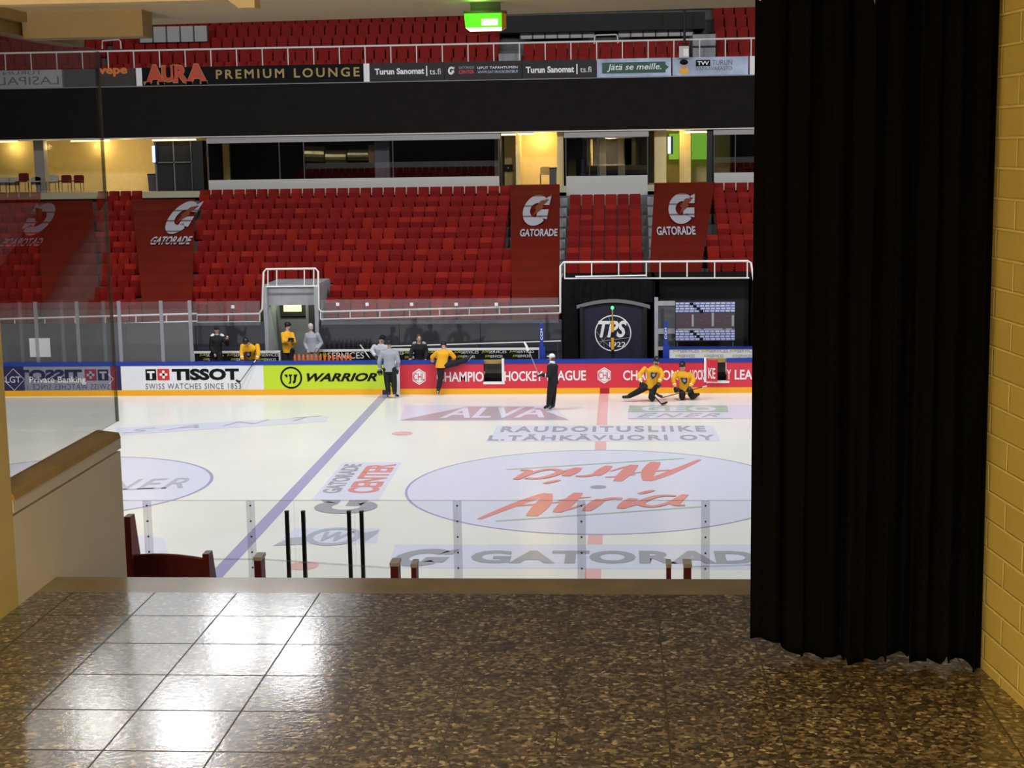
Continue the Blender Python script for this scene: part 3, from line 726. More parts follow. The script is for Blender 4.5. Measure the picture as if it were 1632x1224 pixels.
# gate openings: white frames, dark box behind, open leaf
for (ga, gb, lb, leaf) in ((g1a, g1b, 'open gate in the red boards beside the stretching player', False), (g2a, g2b, 'open gate in the red boards right of the kneeling players', True)):
    o = empty('boards_gate', ((ga+gb)/2, BY, .36), lb, 'gate', 'gates in the red boards')
    obj('sill', MB().box(ga-.02, gb+.09, BY-.02, BY+.12, .33, .40), 'white', o)
    jx = (gb, gb+.075) if not leaf else (ga-.10, ga-.03)
    obj('post', MB().box(jx[0], jx[1], BY-.03, BY+.10, .36, ZR1+.04), 'white', o)
    obj('recess', MB().box(ga, gb, BY+.5, BY+.55, 0, .62), 'black', o); obj('recess_panel', MB().box(ga, gb, BY+.49, BY+.54, .62, .98), 'concrete', o)
    obj('shelf', MB().box(ga-.05, gb+.05, BY+.12, BY+.55, .98, 1.06), 'wood_tan', o)
    if leaf:
        lf = MB(); lf.prism([(ga-.03, BY-.03, .40), (ga+.30, BY+.05 - .28, .40), (ga+.30, BY-.23, ZR1-.02), (ga-.03, BY-.03, ZR1-.02)], (.02, .05, 0))
        obj('leaf', lf, 'chl_red', o)
        obj('lettering', text_geo('KE', (ga+.03, BY-.085, .5), (.22, -.133, 0), (0, 0, .34), bold=.02), 'print_white', o)
tr_ = section(XR, mirX(38, 600, LY), 'white_board', 'white rink board with watch lettering mirrored in the glass screen')
tissot(tr_, mirX(174, 600, LY)-pxX(231))
section(mirX(38, 600, LY), 21.5, 'navy', 'dark navy rink board mirrored in the glass screen')

# glass on the far boards at left and right ends
def far_pane(x0, x1, lb):
    p = tag(obj('rink_shield', MB().box(x0+.005, x1-.005, 14.02, 14.035, ZR1, 3.1), 'far_glass', org=((x0+x1)/2, 14.02, ZR1)), lb, 'rink glass', 'far rink glass panes')
    return p
fx = [pxX(p, 500, 14.03) for p in (-40, 27, 94, 123, 190, 257, 303)]
names = ['at the far left edge', 'third pane left of the curtain-free gap', 'narrow, behind the white paper', 'left of the wide board lettering', 'above the start of the white watch board', 'second from the bench end', 'last before the benches']
fp = [pxX(p, 500, 14.03) for p in (-10, 57, 123, 190, 257, 303)]
ords = ['first', 'second', 'third', 'fourth', 'fifth', 'sixth', 'seventh', 'eighth', 'ninth', 'tenth', 'eleventh', 'twelfth', 'thirteenth', 'fourteenth', 'fifteenth', 'sixteenth', 'seventeenth', 'eighteenth', 'nineteenth', 'twentieth',
        'twenty-first', 'twenty-second', 'twenty-third', 'twenty-fourth', 'twenty-fifth', 'twenty-sixth', 'twenty-seventh', 'twenty-eighth', 'twenty-ninth', 'thirtieth', 'thirty-first', 'thirty-second', 'thirty-third']
for k in range(5):
    far_pane(fp[k], fp[k+1], f'tall pane of far rink glass, {ords[4-k]} from the left end of the benches')
for k, x in enumerate(fp):
    tag(obj('shield_stanchion', MB().box(x-.055, x+.055, 13.99, 14.06, ZR1, 3.13), 'stanchion_clear', org=(x, 14.0, ZR1)), f'grey upright of the far rink glass, {ords[5-k]} from the left end of the benches', 'glass post', 'far rink glass posts')
for k in range(5):
    x = 10.2+1.4*k
    far_pane(x, x+1.4, f'far rink glass pane at right seen mirrored, {ords[k]} of its row')
    tag(obj('shield_stanchion', MB().box(x-.05, x+.05, 13.99, 14.06, ZR1, 3.13), 'stanchion_clear', org=(x, 14.0, ZR1)), f'far rink glass upright at right seen mirrored, {ords[k]} of its row', 'glass post', 'far rink glass posts')

# ------------------------------------------------------------------ far stand
WY = 16.35
R0Y, RD, RZ0, RR = 17.2, .8, 2.87, .355     # first seat back plane, row depth, seat top, rise
def rowY(i): return R0Y+RD*i
def rowZ(i): return RZ0-.80+RR*i            # tread height
vx0, vx1 = at(421, 500, Y=WY).x, at(507, 500, Y=WY).x
tx0, tx1 = at(895, 500, Y=WY).x, at(1205, 500, Y=WY).x
ftz = at(600, 510, Y=WY).z
stp = MB()
for i in range(12):
    for a, b_, low in ((-26, vx0-.05, 0), (vx0-.05, vx1+.05, 3), (vx1+.05, tx0, 0), (tx0, tx1, 3), (tx1, 26, 0)):
        if i < low: continue
        y0_ = rowY(i)-.45 if i > low else (WY+.12 if low == 0 else rowY(i)-.5)
        stp.box(a, b_, y0_, rowY(i)+.36, rowZ(i)-.9 if i else 0, rowZ(i))
struct(obj('stand_far', stp, 'concrete'))
struct(obj('floor_bench', MB().box(-24, 24, 14.05, WY+.5, -.2, .02), 'dark_grey'))
# dark glossy front wall of the stand, in panels
fw_ = MB()
for a, b_ in ((-26, vx0), (vx1, tx0), (tx1, 26)):
    n = max(1, round((b_-a)/2.4))
    for k in range(n):
        w = (b_-a)/n; fw_.box(a+k*w+.008, a+(k+1)*w-.008, WY, WY+.06, 0, ftz-.03)
struct(obj('wall_far', fw_, 'dark_panel'))

def rail_run(label, runs, group, r=.028, name='guard_rail', parts=None):
    p0 = V(runs[0][0][0])
    o = empty(name, p0, label, 'railing', group)
    for nm, rad, pts in runs and [(q[1], q[2], q[0]) for q in runs]:
        obj(nm, MB().tube(pts, rad, 8), 'white_paint', o)
    return o
def wp(px, py, Y): return at(px, py, Y=Y)
GY = WY+.03
def straight_rail(label, x0, x1, ytop0, ytop1, ybot0, ybot1, step, posts=None, Y=GY):
    a, b_ = wp(x0, ytop0, Y), wp(x1, ytop1, Y); c, d = wp(x0, ybot0, Y), wp(x1, ybot1, Y)
    o = empty('guard_rail', ((a.x+b_.x)/2, Y, (c.z+d.z)/2), label, 'railing', 'white stand railings')
    obj('handrail', MB().tube([a, b_], .034, 8), 'white_paint', o); obj('lower_rail', MB().tube([c, d], .026, 8), 'white_paint', o)
    n = posts or max(1, round(abs(x1-x0)/step))
    for k in range(n+1):
        u = k/n; obj('post', MB().tube([c.lerp(d, u), a.lerp(b_, u)], .022, 6), 'white_paint', o)
    return o
straight_rail('low white railing left of the entrance, above the dark wall', -120, 314, 512, 500, 525, 512, 46)
straight_rail('short white railing between the glass end and the lit entrance', 314, 414, 502, 500, 514, 513, 46, 2)
straight_rail('long white railing across the stand between entrance and black tunnel', 511, 892, 497, 487.5, 509, 499, 45)
# railing round the lit entrance
def loop_rail(label, top, Y, posts, low, ends):
    pts = [wp(x, y, Y) for x, y in top]
    o = empty('guard_rail', pts[0], label, 'railing', 'white stand railings')
    obj('handrail', MB().tube(pts, .036, 8), 'white_paint', o)
    a, b_ = wp(*low[0], Y), wp(*low[1], Y); obj('lower_rail', MB().tube([a, b_], .026, 8), 'white_paint', o)
    for x, y0_, y1_ in posts: obj('post', MB().tube([wp(x, y0_, Y), wp(x, y1_, Y)], .022, 6), 'white_paint', o)
    return o
loop_rail('white hoop railing above the lit grey entrance', [(413, 500), (418, 493), (420, 434), (424, 429), (503, 428), (507, 433), (508, 492), (512, 497)], GY, [(427, 430, 456), (441, 430, 456), (485, 429, 455), (500, 429, 455)], [(424, 457), (506, 456)], None)
loop_rail('white railing along the roof of the black tunnel and press box', [(893, 499), (893, 424), (898, 418), (1192, 416), (1197, 419), (1206, 480), (1207, 505)], GY,
          [(900, 419, 443), (943, 418, 442), (986, 418, 441), (1030, 418, 441), (1052, 418, 442), (1095, 417, 441), (1139, 417, 442), (1191, 417, 442)], [(899, 444), (1194, 443)], None)
# clear sheet behind the benches with small white stickers
def bench_sheet(x0, x1, yt, lb, stickers):
    a, b_ = wp(x0, yt, WY-.08), wp(x1, yt, WY-.08)
    zt = (a.z+b_.z)/2
    o = empty('clear_screen', ((a.x+b_.x)/2, WY-.08, 2.1), lb, 'glass screen', 'clear screens behind the benches')
    obj('glass_pane', MB().box(a.x, b_.x, WY-.09, WY-.075, 2.05, zt), 'far_glass', o)
    for sx in stickers:
        p = wp(sx, yt+9, WY-.1); obj('sticker', MB().box(p.x-.055, p.x+.055, WY-.095, WY-.091, p.z-.055, p.z+.055), 'white_board', o)
bench_sheet(306, 414, 480, 'hazy clear screen behind the left bench, left of the lit entrance', (371,))
bench_sheet(511, 890, 476, 'long hazy clear screen behind the bench, right of the lit entrance', (538, 585, 656, 727, 791))

# seats
def seat_geo(mb, x, y, z, w=.415):
    hw = w/2
    t = [(-hw, 0.0), (-hw*.5, .025), (0, .032), (hw*.5, .025), (hw, 0)]
    f, bk = [], []
    for zz, dy in ((z+.30, .02), (z+.55, .05), (z+.775, .09), (z+.80, .10)):
        for dx, c in t: f.append((x+dx*(1 if zz < z+.79 else .94), y-.06+dy+c, zz))
    for p in f: bk.append((p[0], p[1]+.028, p[2]))
    n = 5; fs = []; N = len(f)
    for r in range(3):
        for k in range(4):
            a = r*n+k; fs.append((a, a+1, a+n+1, a+n)); fs.append((N+a, N+a+n, N+a+n+1, N+a+1))
        fs.append((r*n, r*n+n, N+r*n+n, N+r*n)); fs.append((r*n+4, N+r*n+4, N+r*n+n+4, r*n+n+4))
    for k in range(4): fs.append((k, N+k, N+k+1, k+1)); fs.append((15+k, 15+k+1, N+15+k+1, N+15+k))
    base = len(mb.v); mb.add(f+bk, fs)
    # tipped-up pan, joined to the back by its hinge
    k0 = len(mb.v)
    mb.box(x-hw*.95, x+hw*.95, y-.16, y-.035, z+.06, z+.62)
def seat_mesh():
    mb = MB(); seat_geo(mb, 0, 0, 0); return mb
proto = None
def place_seat(x, i, label):
    global proto
    if proto is None:
        proto = obj('stadium_seat', seat_mesh(), 'seat_red', org=(0, 0, 0)); o = proto
    else:
        o = proto.copy(); COL.objects.link(o)
    o.location = (x, rowY(i), rowZ(i)); tag(o, label, 'seat', 'red tip-up seats of the far stand')
def X25(px, py=300): return at(px, py, Y=rowY(10)).x
secs = {  # photo columns of the left and right limits at the top and bottom row, top row
 'A': (-6, -14, 70, 66, 10), 'B': (158, 160, 218, 226, 10), 'C': (321, 307, 812, 815, 10), 'D': (906, 899, 1031, 1036, 9), 'E': (1141, 1122, 1600, 1660, 10)}
def lim(p_top, p_bot, i):
    u = i/10; return at(p_bot+(p_top-p_bot)*u, 474-175*u, Y=rowY(i)).x
cells = []
SW = .457
for k, (a0, a1, b0, b1, top) in secs.items():
    for i in range(top+1):
        a, b_ = lim(a0, a1, i), lim(b0, b1, i)
        n0 = math.ceil((a+8+SW/2-.22)/SW); j = 0; q = n0
        while -8+q*SW+SW/2 <= b_+.22:
            x = -8+q*SW; q += 1
            if i < 3 and (vx0-.15 < x < vx1+.15 or tx0-.2 < x < tx1+.2): continue
            cells.append((i, k, j, x, '', k != 'E' or x < 6.0)); j += 1
cells.sort(key=lambda c: (c[0], abs(c[3]+6)))
rest = MB(); cnt = 0
landmark = {'A': 'its left', 'B': 'its left', 'C': 'its left', 'D': 'its left', 'E': 'its left'}
for i, k, j, x, txt, vis in cells:
    if vis and cnt < 300:
        cnt += 1
        w = {'A': 'left of the tarps', 'B': 'between left tarps', 'C': 'in the wide block', 'D': 'above the tunnel', 'E': 'beside the curtain'}[k]
        place_seat(x, i, f'red seat {w}, {ords[i]} row up, {ords[j]} from {landmark[k]}')
    else: seat_geo(rest, x, rowY(i), rowZ(i))
o = obj('upper_seating', rest, 'seat_red'); o['kind'] = 'stuff'; tag(o, 'rows of red tip-up seats at the top of the far stand below the suites', 'seats')

# red tarps laid over the seat rows, with the athletic G
def tarp(x0b, x1b, x0t, x1t, itop, ibot, lb, gc=None, gtxt=None):
    mb = MB(); prof = []
    for i in range(ibot, itop+1):
        prof += [(rowY(i)-.34, rowZ(i)+.60), (rowY(i)+.02, rowZ(i)+.82), (rowY(i)+.10, rowZ(i)+.83)]
    prof = [(prof[0][0]-.05, prof[0][1]-.75)]+prof
    def xl(y):
        u = (y-rowY(ibot))/(rowY(itop)-rowY(ibot)); return x0b+(x0t-x0b)*u, x1b+(x1t-x1b)*u
    pts = [(xl(y), y, z) for y, z in prof]
    for k in range(len(pts)-1):
        (a, b_), y, z = pts[k]; (c, d), y2, z2 = pts[k+1]
        mb.add([(a, y, z), (b_, y, z), (d, y2, z2), (c, y2, z2), (a, y, z-.03), (b_, y, z-.03), (d, y2, z2-.03), (c, y2, z2-.03)], [(0, 1, 2, 3), (4, 7, 6, 5), (0, 4, 5, 1), (1, 5, 6, 2), (2, 6, 7, 3), (3, 7, 4, 0)])
    o = obj('seat_tarp', mb, 'tarp_red', org=((x0b+x1b)/2, rowY(ibot), rowZ(ibot))); tag(o, lb, 'tarp', 'red tarps over the seats')
    return o
# the emblem lies on the sloping cloth: plane through the row crests
def slope_pt(px, py):
    A = V((0, rowY(0)-.03, rowZ(0)+.84)); d = V((0, RD, RR)); n = V((0, -RR, RD)).normalized()
    r = _fw+_r2*((px-816)/F)+_u2*((612-py)/F)
    t = (A-CAM).dot(n)/r.dot(n); return CAM+r*t
def tarp_logo(o, x0, y0, x1, y1, tx0_, ty0, tx1_, ty1, shift=None):
    def sbox(x0, y0, x1, y1):
        LL = slope_pt(x0, y1); LR = slope_pt(x1, y1); T = slope_pt(x0, y0)
        xv = V((LR.x-LL.x, 0, 0)); 
        yv = V((0, T.y-LL.y, T.z-LL.z)); return LL, xv, yv
    LL, xv, yv = sbox(x0, y0, x1, y1)
    LT, xt, yt = sbox(tx0_, ty0, tx1_, ty1)
    d = V((shift, 0, 0)) if shift is not None else V((0, 0, 0))
    obj('emblem', g_mesh(LL+d, xv, yv, .12), 'tarp_white', o)
    obj('emblem', bolt_mesh(LL+d+V((0, -.012, .012)), xv, yv), 'tarp_brown', o)
    obj('lettering', text_geo('GATORADE', LT+d, xt, yt, bold=.03), 'tarp_white', o)
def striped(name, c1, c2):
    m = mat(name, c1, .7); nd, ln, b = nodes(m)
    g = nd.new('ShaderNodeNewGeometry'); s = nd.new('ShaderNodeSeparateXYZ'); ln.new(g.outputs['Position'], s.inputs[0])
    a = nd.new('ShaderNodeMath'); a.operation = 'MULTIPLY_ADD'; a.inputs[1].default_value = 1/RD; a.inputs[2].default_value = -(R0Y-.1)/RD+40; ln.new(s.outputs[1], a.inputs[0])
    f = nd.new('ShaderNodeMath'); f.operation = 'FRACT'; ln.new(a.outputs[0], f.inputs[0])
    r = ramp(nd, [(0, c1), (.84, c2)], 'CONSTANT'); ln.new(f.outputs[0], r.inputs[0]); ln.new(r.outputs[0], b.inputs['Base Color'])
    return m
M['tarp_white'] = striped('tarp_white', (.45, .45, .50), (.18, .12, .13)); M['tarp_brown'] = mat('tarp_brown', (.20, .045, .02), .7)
def X0(px, py=480): return at(px, py, Y=rowY(0)).x
ta = tarp(lim(226, 226, 0), lim(306, 306, 0), X25(219), X25(319), 9, 0, 'red tarp with white striped emblem left of the wide seat block'); tarp_logo(ta, 255, 321, 296, 373, 237, 377, 301, 390)
tb = tarp(X0(816), X0(892), X25(813), X25(892), 10, 0, 'red tarp with white striped emblem above the black tunnel, left of its aisle'); tarp_logo(tb, 831, 311, 873, 360, 828, 365, 888, 377)
tc_ = tarp(at(1036, 415, Y=rowY(3)).x, at(1120, 415, Y=rowY(3)).x, X25(1043), X25(1139), 10, 3, 'red tarp with white striped emblem between narrow block and curtain'); tarp_logo(tc_, 1067, 308, 1110, 357, 1047, 361, 1109, 375)
td = tarp(lim(67, 67, 0), lim(159, 159, 0), X25(71), X25(157), 9, 0, 'red tarp seen through the glass screen at left')
te = tarp(16.2, 18.6, 16.2, 18.6, 9, 0, 'red tarp with emblem at far right, seen mirrored in the glass screen'); tarp_logo(te, 255, 321, 296, 373, 237, 377, 301, 390, shift=17.4-X25(277))
# grey steps of the two aisles beside the narrow block
for px, lb in ((899, 'grey stepped aisle left of the narrow seat block'), (1037, 'grey stepped aisle right of the narrow seat block')):
    x = X25(px); mb = MB()
    for i in range(3, 11):
        mb.box(x-.14, x+.14, rowY(i)-.46, rowY(i)+.34, rowZ(i), rowZ(i)+.30)
    tag(obj('aisle_step', mb, 'grey_wall', org=(x, rowY(3), rowZ(3))), lb, 'steps', 'grey aisles')

# ------------------------------------------------------------------ lit entrance at the left
en = MB(); hz0, hz1 = wp(465, 487, WY+.1).z, wp(465, 458, WY+.1).z
en.box(vx0+.05, vx1-.05, WY+.25, WY+.45, hz0, hz1)
struct(obj('lintel_entrance', en, 'grey_wall'))
xd0, xd1 = wp(441, 530, 18.3).x, wp(493, 530, 18.3).x
sw = MB(); sw.box(vx0-.02, vx0+.12, WY, 18.7, 0, hz1+.02); sw.box(vx1-.12, vx1+.02, WY, 18.7, 0, hz1+.02); sw.box(vx0, vx1, WY+.2, 18.7, hz1, hz1+.1)
struct(obj('wall_entrance', sw, 'grey_wall'))
struct(obj('door_surround', MB().box(vx0, xd0, 18.3, 18.5, 0, hz1).box(xd1, vx1, 18.3, 18.5, 0, hz1).box(xd0, xd1, 18.3, 18.5, wp(465, 504, 18.3).z, hz1), 'dark_grey'))
d1 = struct(obj('door_1', MB().box(xd0+.1, xd1-.1, 18.38, 18.44, 0, wp(465, 505, 18.3).z-.03), 'grey_wall'))
obj('door_frame', MB().box(xd0, xd0+.1, 18.28, 18.46, 0, hz0+.3).box(xd1-.1, xd1, 18.28, 18.46, 0, hz0+.3), 'grey_wall', d1)
obj('door_panel', MB().box(xd0+.2, xd1-.2, 18.37, 18.39, .3, 1.05), 'grey_wall', d1)
el = empty('exit_lamp', wp(465, 497, 17.6), 'small lit exit lamp over the grey door of the far entrance', 'exit light')
Lb, xb, yb = wbox(452, 485.5, 480, 496.5, 17.6)
obj('housing', MB().box(Lb.x-.03, Lb.x+xb.x+.03, 17.62, 17.72, Lb.z-.03, Lb.z+yb.z+.03), 'dark_grey', el)
obj('lit_face', MB().box(Lb.x, Lb.x+xb.x, 17.6, 17.625, Lb.z, Lb.z+yb.z), 'exit_lit', el)
area('entrance_light', ((vx0+vx1)/2, 17.5, hz1-.08), 14, .8, .2, (.95, 1, .75))

# ------------------------------------------------------------------ benches behind the boards
def bench(px0, px1, pyt, pyb, Y, face, lb, texts, rail_m='white'):
    Lb, xb, yb = wbox(px0, pyt, px1, pyb, Y)
    o = empty('team_bench', (Lb.x+xb.x/2, Y, .02), lb, 'bench', 'benches behind the boards')
    obj('back_panel', MB().box(Lb.x, Lb.x+xb.x, Y, Y+.05, .45, Lb.z+yb.z-.05), face, o)
    obj('top_strip', MB().box(Lb.x, Lb.x+xb.x, Y-.02, Y+.07, Lb.z+yb.z-.05, Lb.z+yb.z+.02), rail_m, o)
    obj('end_post', MB().box(Lb.x+xb.x-.05, Lb.x+xb.x, Y-.03, Y+.08, .02, Lb.z+yb.z), rail_m, o); obj('end_post', MB().box(Lb.x, Lb.x+.05, Y-.03, Y+.08, .02, Lb.z+yb.z), rail_m, o)
    obj('seat', MB().box(Lb.x, Lb.x+xb.x, Y-.45, Y-.03, .42, .48), 'wood_tan', o)
    for m_, g in texts: obj('lettering', g, m_, o)
    return o
BYY = 15.9
def job(x, y, w, h, Y, c1='yellow_green_print', c2='print_white'):
    return (c1, wtext('JOB', x, y, x+w*.27, y+h, Y, bold=.01)), (c2, wtext('SERVICES', x+w*.285, y, x+w, y+h, Y, bold=0))
tx = []
for x in (318, 362, 406): tx += list(job(x, 563, 38, 5, BYY-.008)) + list(job(x+6, 571, 28, 4, BYY-.008))
bench(308, 447, 560.5, 578, BYY, 'print_black', 'left bench with black lettered back below the railing', tx)
tx = list(job(499, 561.5, 81, 10, BYY-.008))
bench(489, 601, 558, 576, BYY, 'print_black', 'bench with large lettered back behind the orange bottles', tx)
tx = []
for x in (604, 640, 681, 724, 768, 812): tx += list(job(x, 560-(x-604)*.013, 39, 5, BYY-.008)) + list(job(x+5, 568-(x-604)*.013, 28, 4, BYY-.008))
bench(602, 861, 556, 576, BYY, 'print_black', 'long bench with small repeated lettering behind the stretching player', tx)
tx = []
for x in (1072, 1118, 1163): tx += list(job(x, 556, 42, 5.5, BYY-.2-.008, 'yellow_green_print', 'header_grey')) + list(job(x+4, 565, 31, 4.5, BYY-.2-.008, 'yellow_green_print', 'header_grey'))
bench(1064, 1214, 553.5, 574, BYY-.2, 'white_board', 'white lettered bench board below the press backdrop', tx, 'blue_rail')
hb = empty('bench_rail', wp(760, 547, 16.1), 'thin pale rail above the long bench', 'railing')
obj('rail_bar', MB().tube([wp(621, 552, 16.1), wp(894, 543.5, 16.1)], .022, 6), 'white_paint', hb)
for px, y in ((640, 551), (760, 548), (889, 544)): obj('post', MB().tube([wp(px, y, 16.1), V((wp(px, y, 16.1).x, 16.1, .02))], .018, 6), 'dark_grey', hb)
# blue padded posts
for px, y0_, y1_, lb in ((863, 515, 575, 'blue post with white letters left of the black tunnel'), (1061, 512, 574, 'blue post with white letters beside the white bench board')):
    a, b_ = wp(px, y0_, 14.35), wp(px, y1_, 14.35)
    o = empty('padded_post', (a.x, 14.35, .02), lb, 'post', 'blue padded posts')
    obj('pad', MB().box(a.x-.055, a.x+.055, 14.3, 14.41, 1.12, a.z), 'blue_rail', o)
    obj('base_pad', MB().box(a.x-.09, a.x+.11, 14.29, 14.42, .02, 1.5), 'blue_rail', o)
    obj('lettering', text_geo('CCM', (a.x+.035, 14.292, 1.72), (0, 0, .36), (-.07, 0, 0), bold=.02), 'print_white', o)
# orange bottles and dark bottles
bt0 = None
def bottle(x, y, z, m, lb, gp):
    global bt0
    mb = MB().tube([(x, y, z), (x, y, z+.19)], .042, 8)
    o = tag(obj('bottle', mb, m, org=(x, y, z)), lb, 'bottle', gp)
    obj('cap', MB().tube([(x, y, z+.19), (x, y, z+.215), (x, y, z+.26)], .030, 8, .016), m, o)
sh = wp(515, 578, 14.25).z
stn = struct(obj('shelf_board', MB().box(wp(466, 578, 14.2).x, wp(563, 578, 14.2).x, 14.11, 14.32, 1.0, 1.055), 'blue_rail'))
for k in range(14):
    px = 470+k*6.8; x = wp(px, 575, 14.22).x
    bottle(x, 14.22, 1.055, 'orange', f'orange drink bottle on the boards, {ords[k]} from the left of its row', 'orange bottles on the boards')
lz = wp(545, 557, 16.2).z
struct(obj('ledge_board', MB().box(wp(488, 557, 16.2).x, wp(602, 557, 16.2).x, 16.1, 16.3, lz-.06, lz), 'dark_grey'))
for k in range(10):
    x = wp(521+k*7.6, 550, 16.2).x
    bottle(x, 16.2, lz, 'black', f'black bottle on the ledge right of the lit entrance, {ords[k]} from the left', 'black bottles on the ledge')
# white paper on the dark wall at left
Lb, xb, yb = wbox(47, 539, 80, 569, 14.0)
tag(obj('paper_sheet', MB().box(Lb.x, Lb.x+xb.x, 14.008, 14.012, Lb.z, Lb.z+yb.z), 'white_board', org=(Lb.x, 14.0, Lb.z)), 'square white paper stuck on the far rink glass at left', 'paper')

# ------------------------------------------------------------------ black tunnel and press box
tz1 = wp(1000, 443, WY).z
tb_ = MB()
xm = wp(1042, 500, WY).x
tb_.box(tx0+.05, tx1-.05, WY+.1, 18.6, tz1-.1, tz1)                       # roof
tb_.box(tx0+.02, tx0+.1, WY, 18.6, 0, tz1)                             # left side
tb_.box(tx1-.12, tx1-.04, WY, 18.6, 0, tz1-.1)
tb_.box(tx0+.05, tx1-.05, 18.5, 18.6, 0, tz1)
tb_.box(xm-.05, xm+.05, WY+.1, 18.5, 0, tz1)
struct(obj('tunnel_shell', tb_, 'drape'))
td_ = MB()       # top drape with soft pleats
n = 60; xa, xb_ = tx0+.45, xm-.05; za = wp(960, 446, WY).z; zb = wp(960, 482, WY).z
for i in range(n):
    u0, u1 = i/n, (i+1)/n
    f0 = .03*math.sin(u0*60); f1 = .03*math.sin(u1*60)
    td_.add([(xa+(xb_-xa)*u0, WY-.12+f0, zb), (xa+(xb_-xa)*u1, WY-.12+f1, zb), (xa+(xb_-xa)*u1, WY-.12+f1, za), (xa+(xb_-xa)*u0, WY-.12+f0, za)], [(0, 1, 2, 3)])
dr = tag(obj('drape', td_, 'drape', org=(xa, WY-.1, zb)), 'black pleated valance hanging over the arched tunnel mouth', 'drape')
dr.modifiers.new('thick', 'SOLIDIFY').thickness = .02
dr2 = MB().box(tx0+.06, xa+.1, WY-.06, WY+.02, 0, za); tag(obj('drape', dr2, 'drape', org=(tx0+.2, WY, 0)), 'black side drape left of the arched tunnel mouth', 'drape')
bar_ = tag(obj('drape_bar', MB().tube([wp(917, 441, WY-.15), wp(1030, 439, WY-.15)], .03, 8), 'steel', org=wp(975, 440, WY-.15)), 'grey bar carrying the black valance over the tunnel', 'bar')
# arch and navy screen with round crest
ac = wp(976, 560, WY-.2); ar = MB(); n = 30
pts = []
for i in range(n+1):
    u = i/n; px = 919+117*u; py = 487-10*math.sin(math.pi*u)**.9-(0 if u < .5 else 0)
    pts.append((px, py))
for i in range(n):
    a, b_ = wp(*pts[i], WY-.2), wp(*pts[i+1], WY-.2); h = .11
    ar.add([a, b_, b_-V((0, 0, h)), a-V((0, 0, h)), a+V((0, .25, 0)), b_+V((0, .25, 0)), b_+V((0, .25, -h)), a+V((0, .25, -h))], [(0, 3, 2, 1), (4, 5, 6, 7), (0, 1, 5, 4), (3, 7, 6, 2), (0, 4, 7, 3), (1, 2, 6, 5)])
tn = empty('tunnel_arch', (ac.x, WY-.2, .02), 'arched tunnel mouth closed by a navy screen with a white round crest', 'tunnel')
obj('arch', ar, M['dark_grey'] if False else mat('arch_grey', (.16, .16, .17), .6), tn)
sc_ = MB(); sp = [wp(x, y+4, WY-.12) for x, y in pts if 925 < x < 1030]
poly = [V((sp[0].x, WY-.12, .02)), *sp, V((sp[-1].x, WY-.12, .02))]
sc_.prism(poly[::-1], (0, .04, 0)); obj('screen', sc_, 'navy_drape', tn)
for s_ in (0, -1): obj('side_post', MB().box(sp[s_].x-.06, sp[s_].x+.06, WY-.2, WY-.05, .02, sp[s_].z), 'black', tn)
cc = wp(977, 531, WY-.135); cr_ = 29.2*(WY-.135-CAM.y)/F; cm = MB()
cm.ring(cc, (cr_, 0, 0), (0, 0, cr_), .94, 48)
def cpt(u, v): return cc+V((u*cr_, 0, v*cr_))
for a, b_ in (((-.25, .95), (-.1, .5)), ((-.55, -.42), (-.9, .1)), ((-.55, -.42), (-.85, -.5)), ((-.55, -.42), (-.45, -.88)), ((-.55, -.42), (-.75, -.62)), ((-.55, -.42), (.95, -.25)), ((-.55, -.42), (.1, -.98)), ((-.55, -.42), (-.2, .0)), ((.55, .75), (.8, .4)), ((.5, -.85), (.92, -.35))):
    cm.bar(cpt(*a), cpt(*b_), .004, .03, up=(0, 1, 0))
wp_t = wtext('TPS', 953, 511, 999, 538, WY-.14, bold=.03, shear=.25)
obj('emblem', merge(cm, wp_t, wtext('1922', 971, 545, 997, 553, WY-.14, bold=.01)), 'print_white', tn)
# yellow pole with green lamp in front of the crest
a = wp(976, 492, 15.6); gp_ = empty('goal_lamp_pole', (a.x, 15.6, .02), 'yellow pole with small green lamp in front of the tunnel crest', 'lamp pole')
b1, b2, b3, b4, b5 = [wp(976, y, 15.6).z for y in (492, 512, 529, 538, 557)]
obj('rod', MB().tube([(a.x, 15.6, b2), (a.x, 15.6, a.z)], .022, 8), 'gold_print', gp_)
obj('sleeve', MB().tube([(a.x, 15.6, b3), (a.x, 15.6, b2)], .05, 10), 'yellow_kick', gp_)
obj('grip', MB().tube([(a.x, 15.6, b4), (a.x, 15.6, b3)], .045, 10), 'black', gp_)
obj('lower_sleeve', MB().tube([(a.x, 15.6, b5), (a.x, 15.6, b4)], .05, 10), 'yellow_kick', gp_)
obj('stem', MB().tube([(a.x, 15.6, .02), (a.x, 15.6, b5)], .045, 10), 'black', gp_)
obj('lamp', MB().ell((a.x, 15.6, a.z+.03), .05, .05, .06, 10, 7), mat('lamp_green2', (.1, 1, .2), .4, emit=(.05, 1, .15), es=3), gp_)
# grey glazed door frame right of the tunnel
fr = empty('glazed_frame', wp(1058, 560, WY-.15), 'pale grey glazed frame between tunnel and press backdrop', 'door frame')
fr.location.z = .02
def fb(x0, y0, x1, y1, Y=WY-.15): 
    Lb, xb, yb = wbox(x0, y0, x1, y1, Y); return MB().box(Lb.x, Lb.x+xb.x, Y, Y+.08, Lb.z, Lb.z+yb.z)
for q in ((1043, 474, 1049, 574), (1049, 480, 1076, 487), (1049, 524, 1076, 532), (1049, 553, 1062, 558)): obj('frame_bar', fb(*q), 'grey_wall', fr)
obj('pane', fb(1049, 487, 1076, 553, WY-.11), 'far_glass', fr)
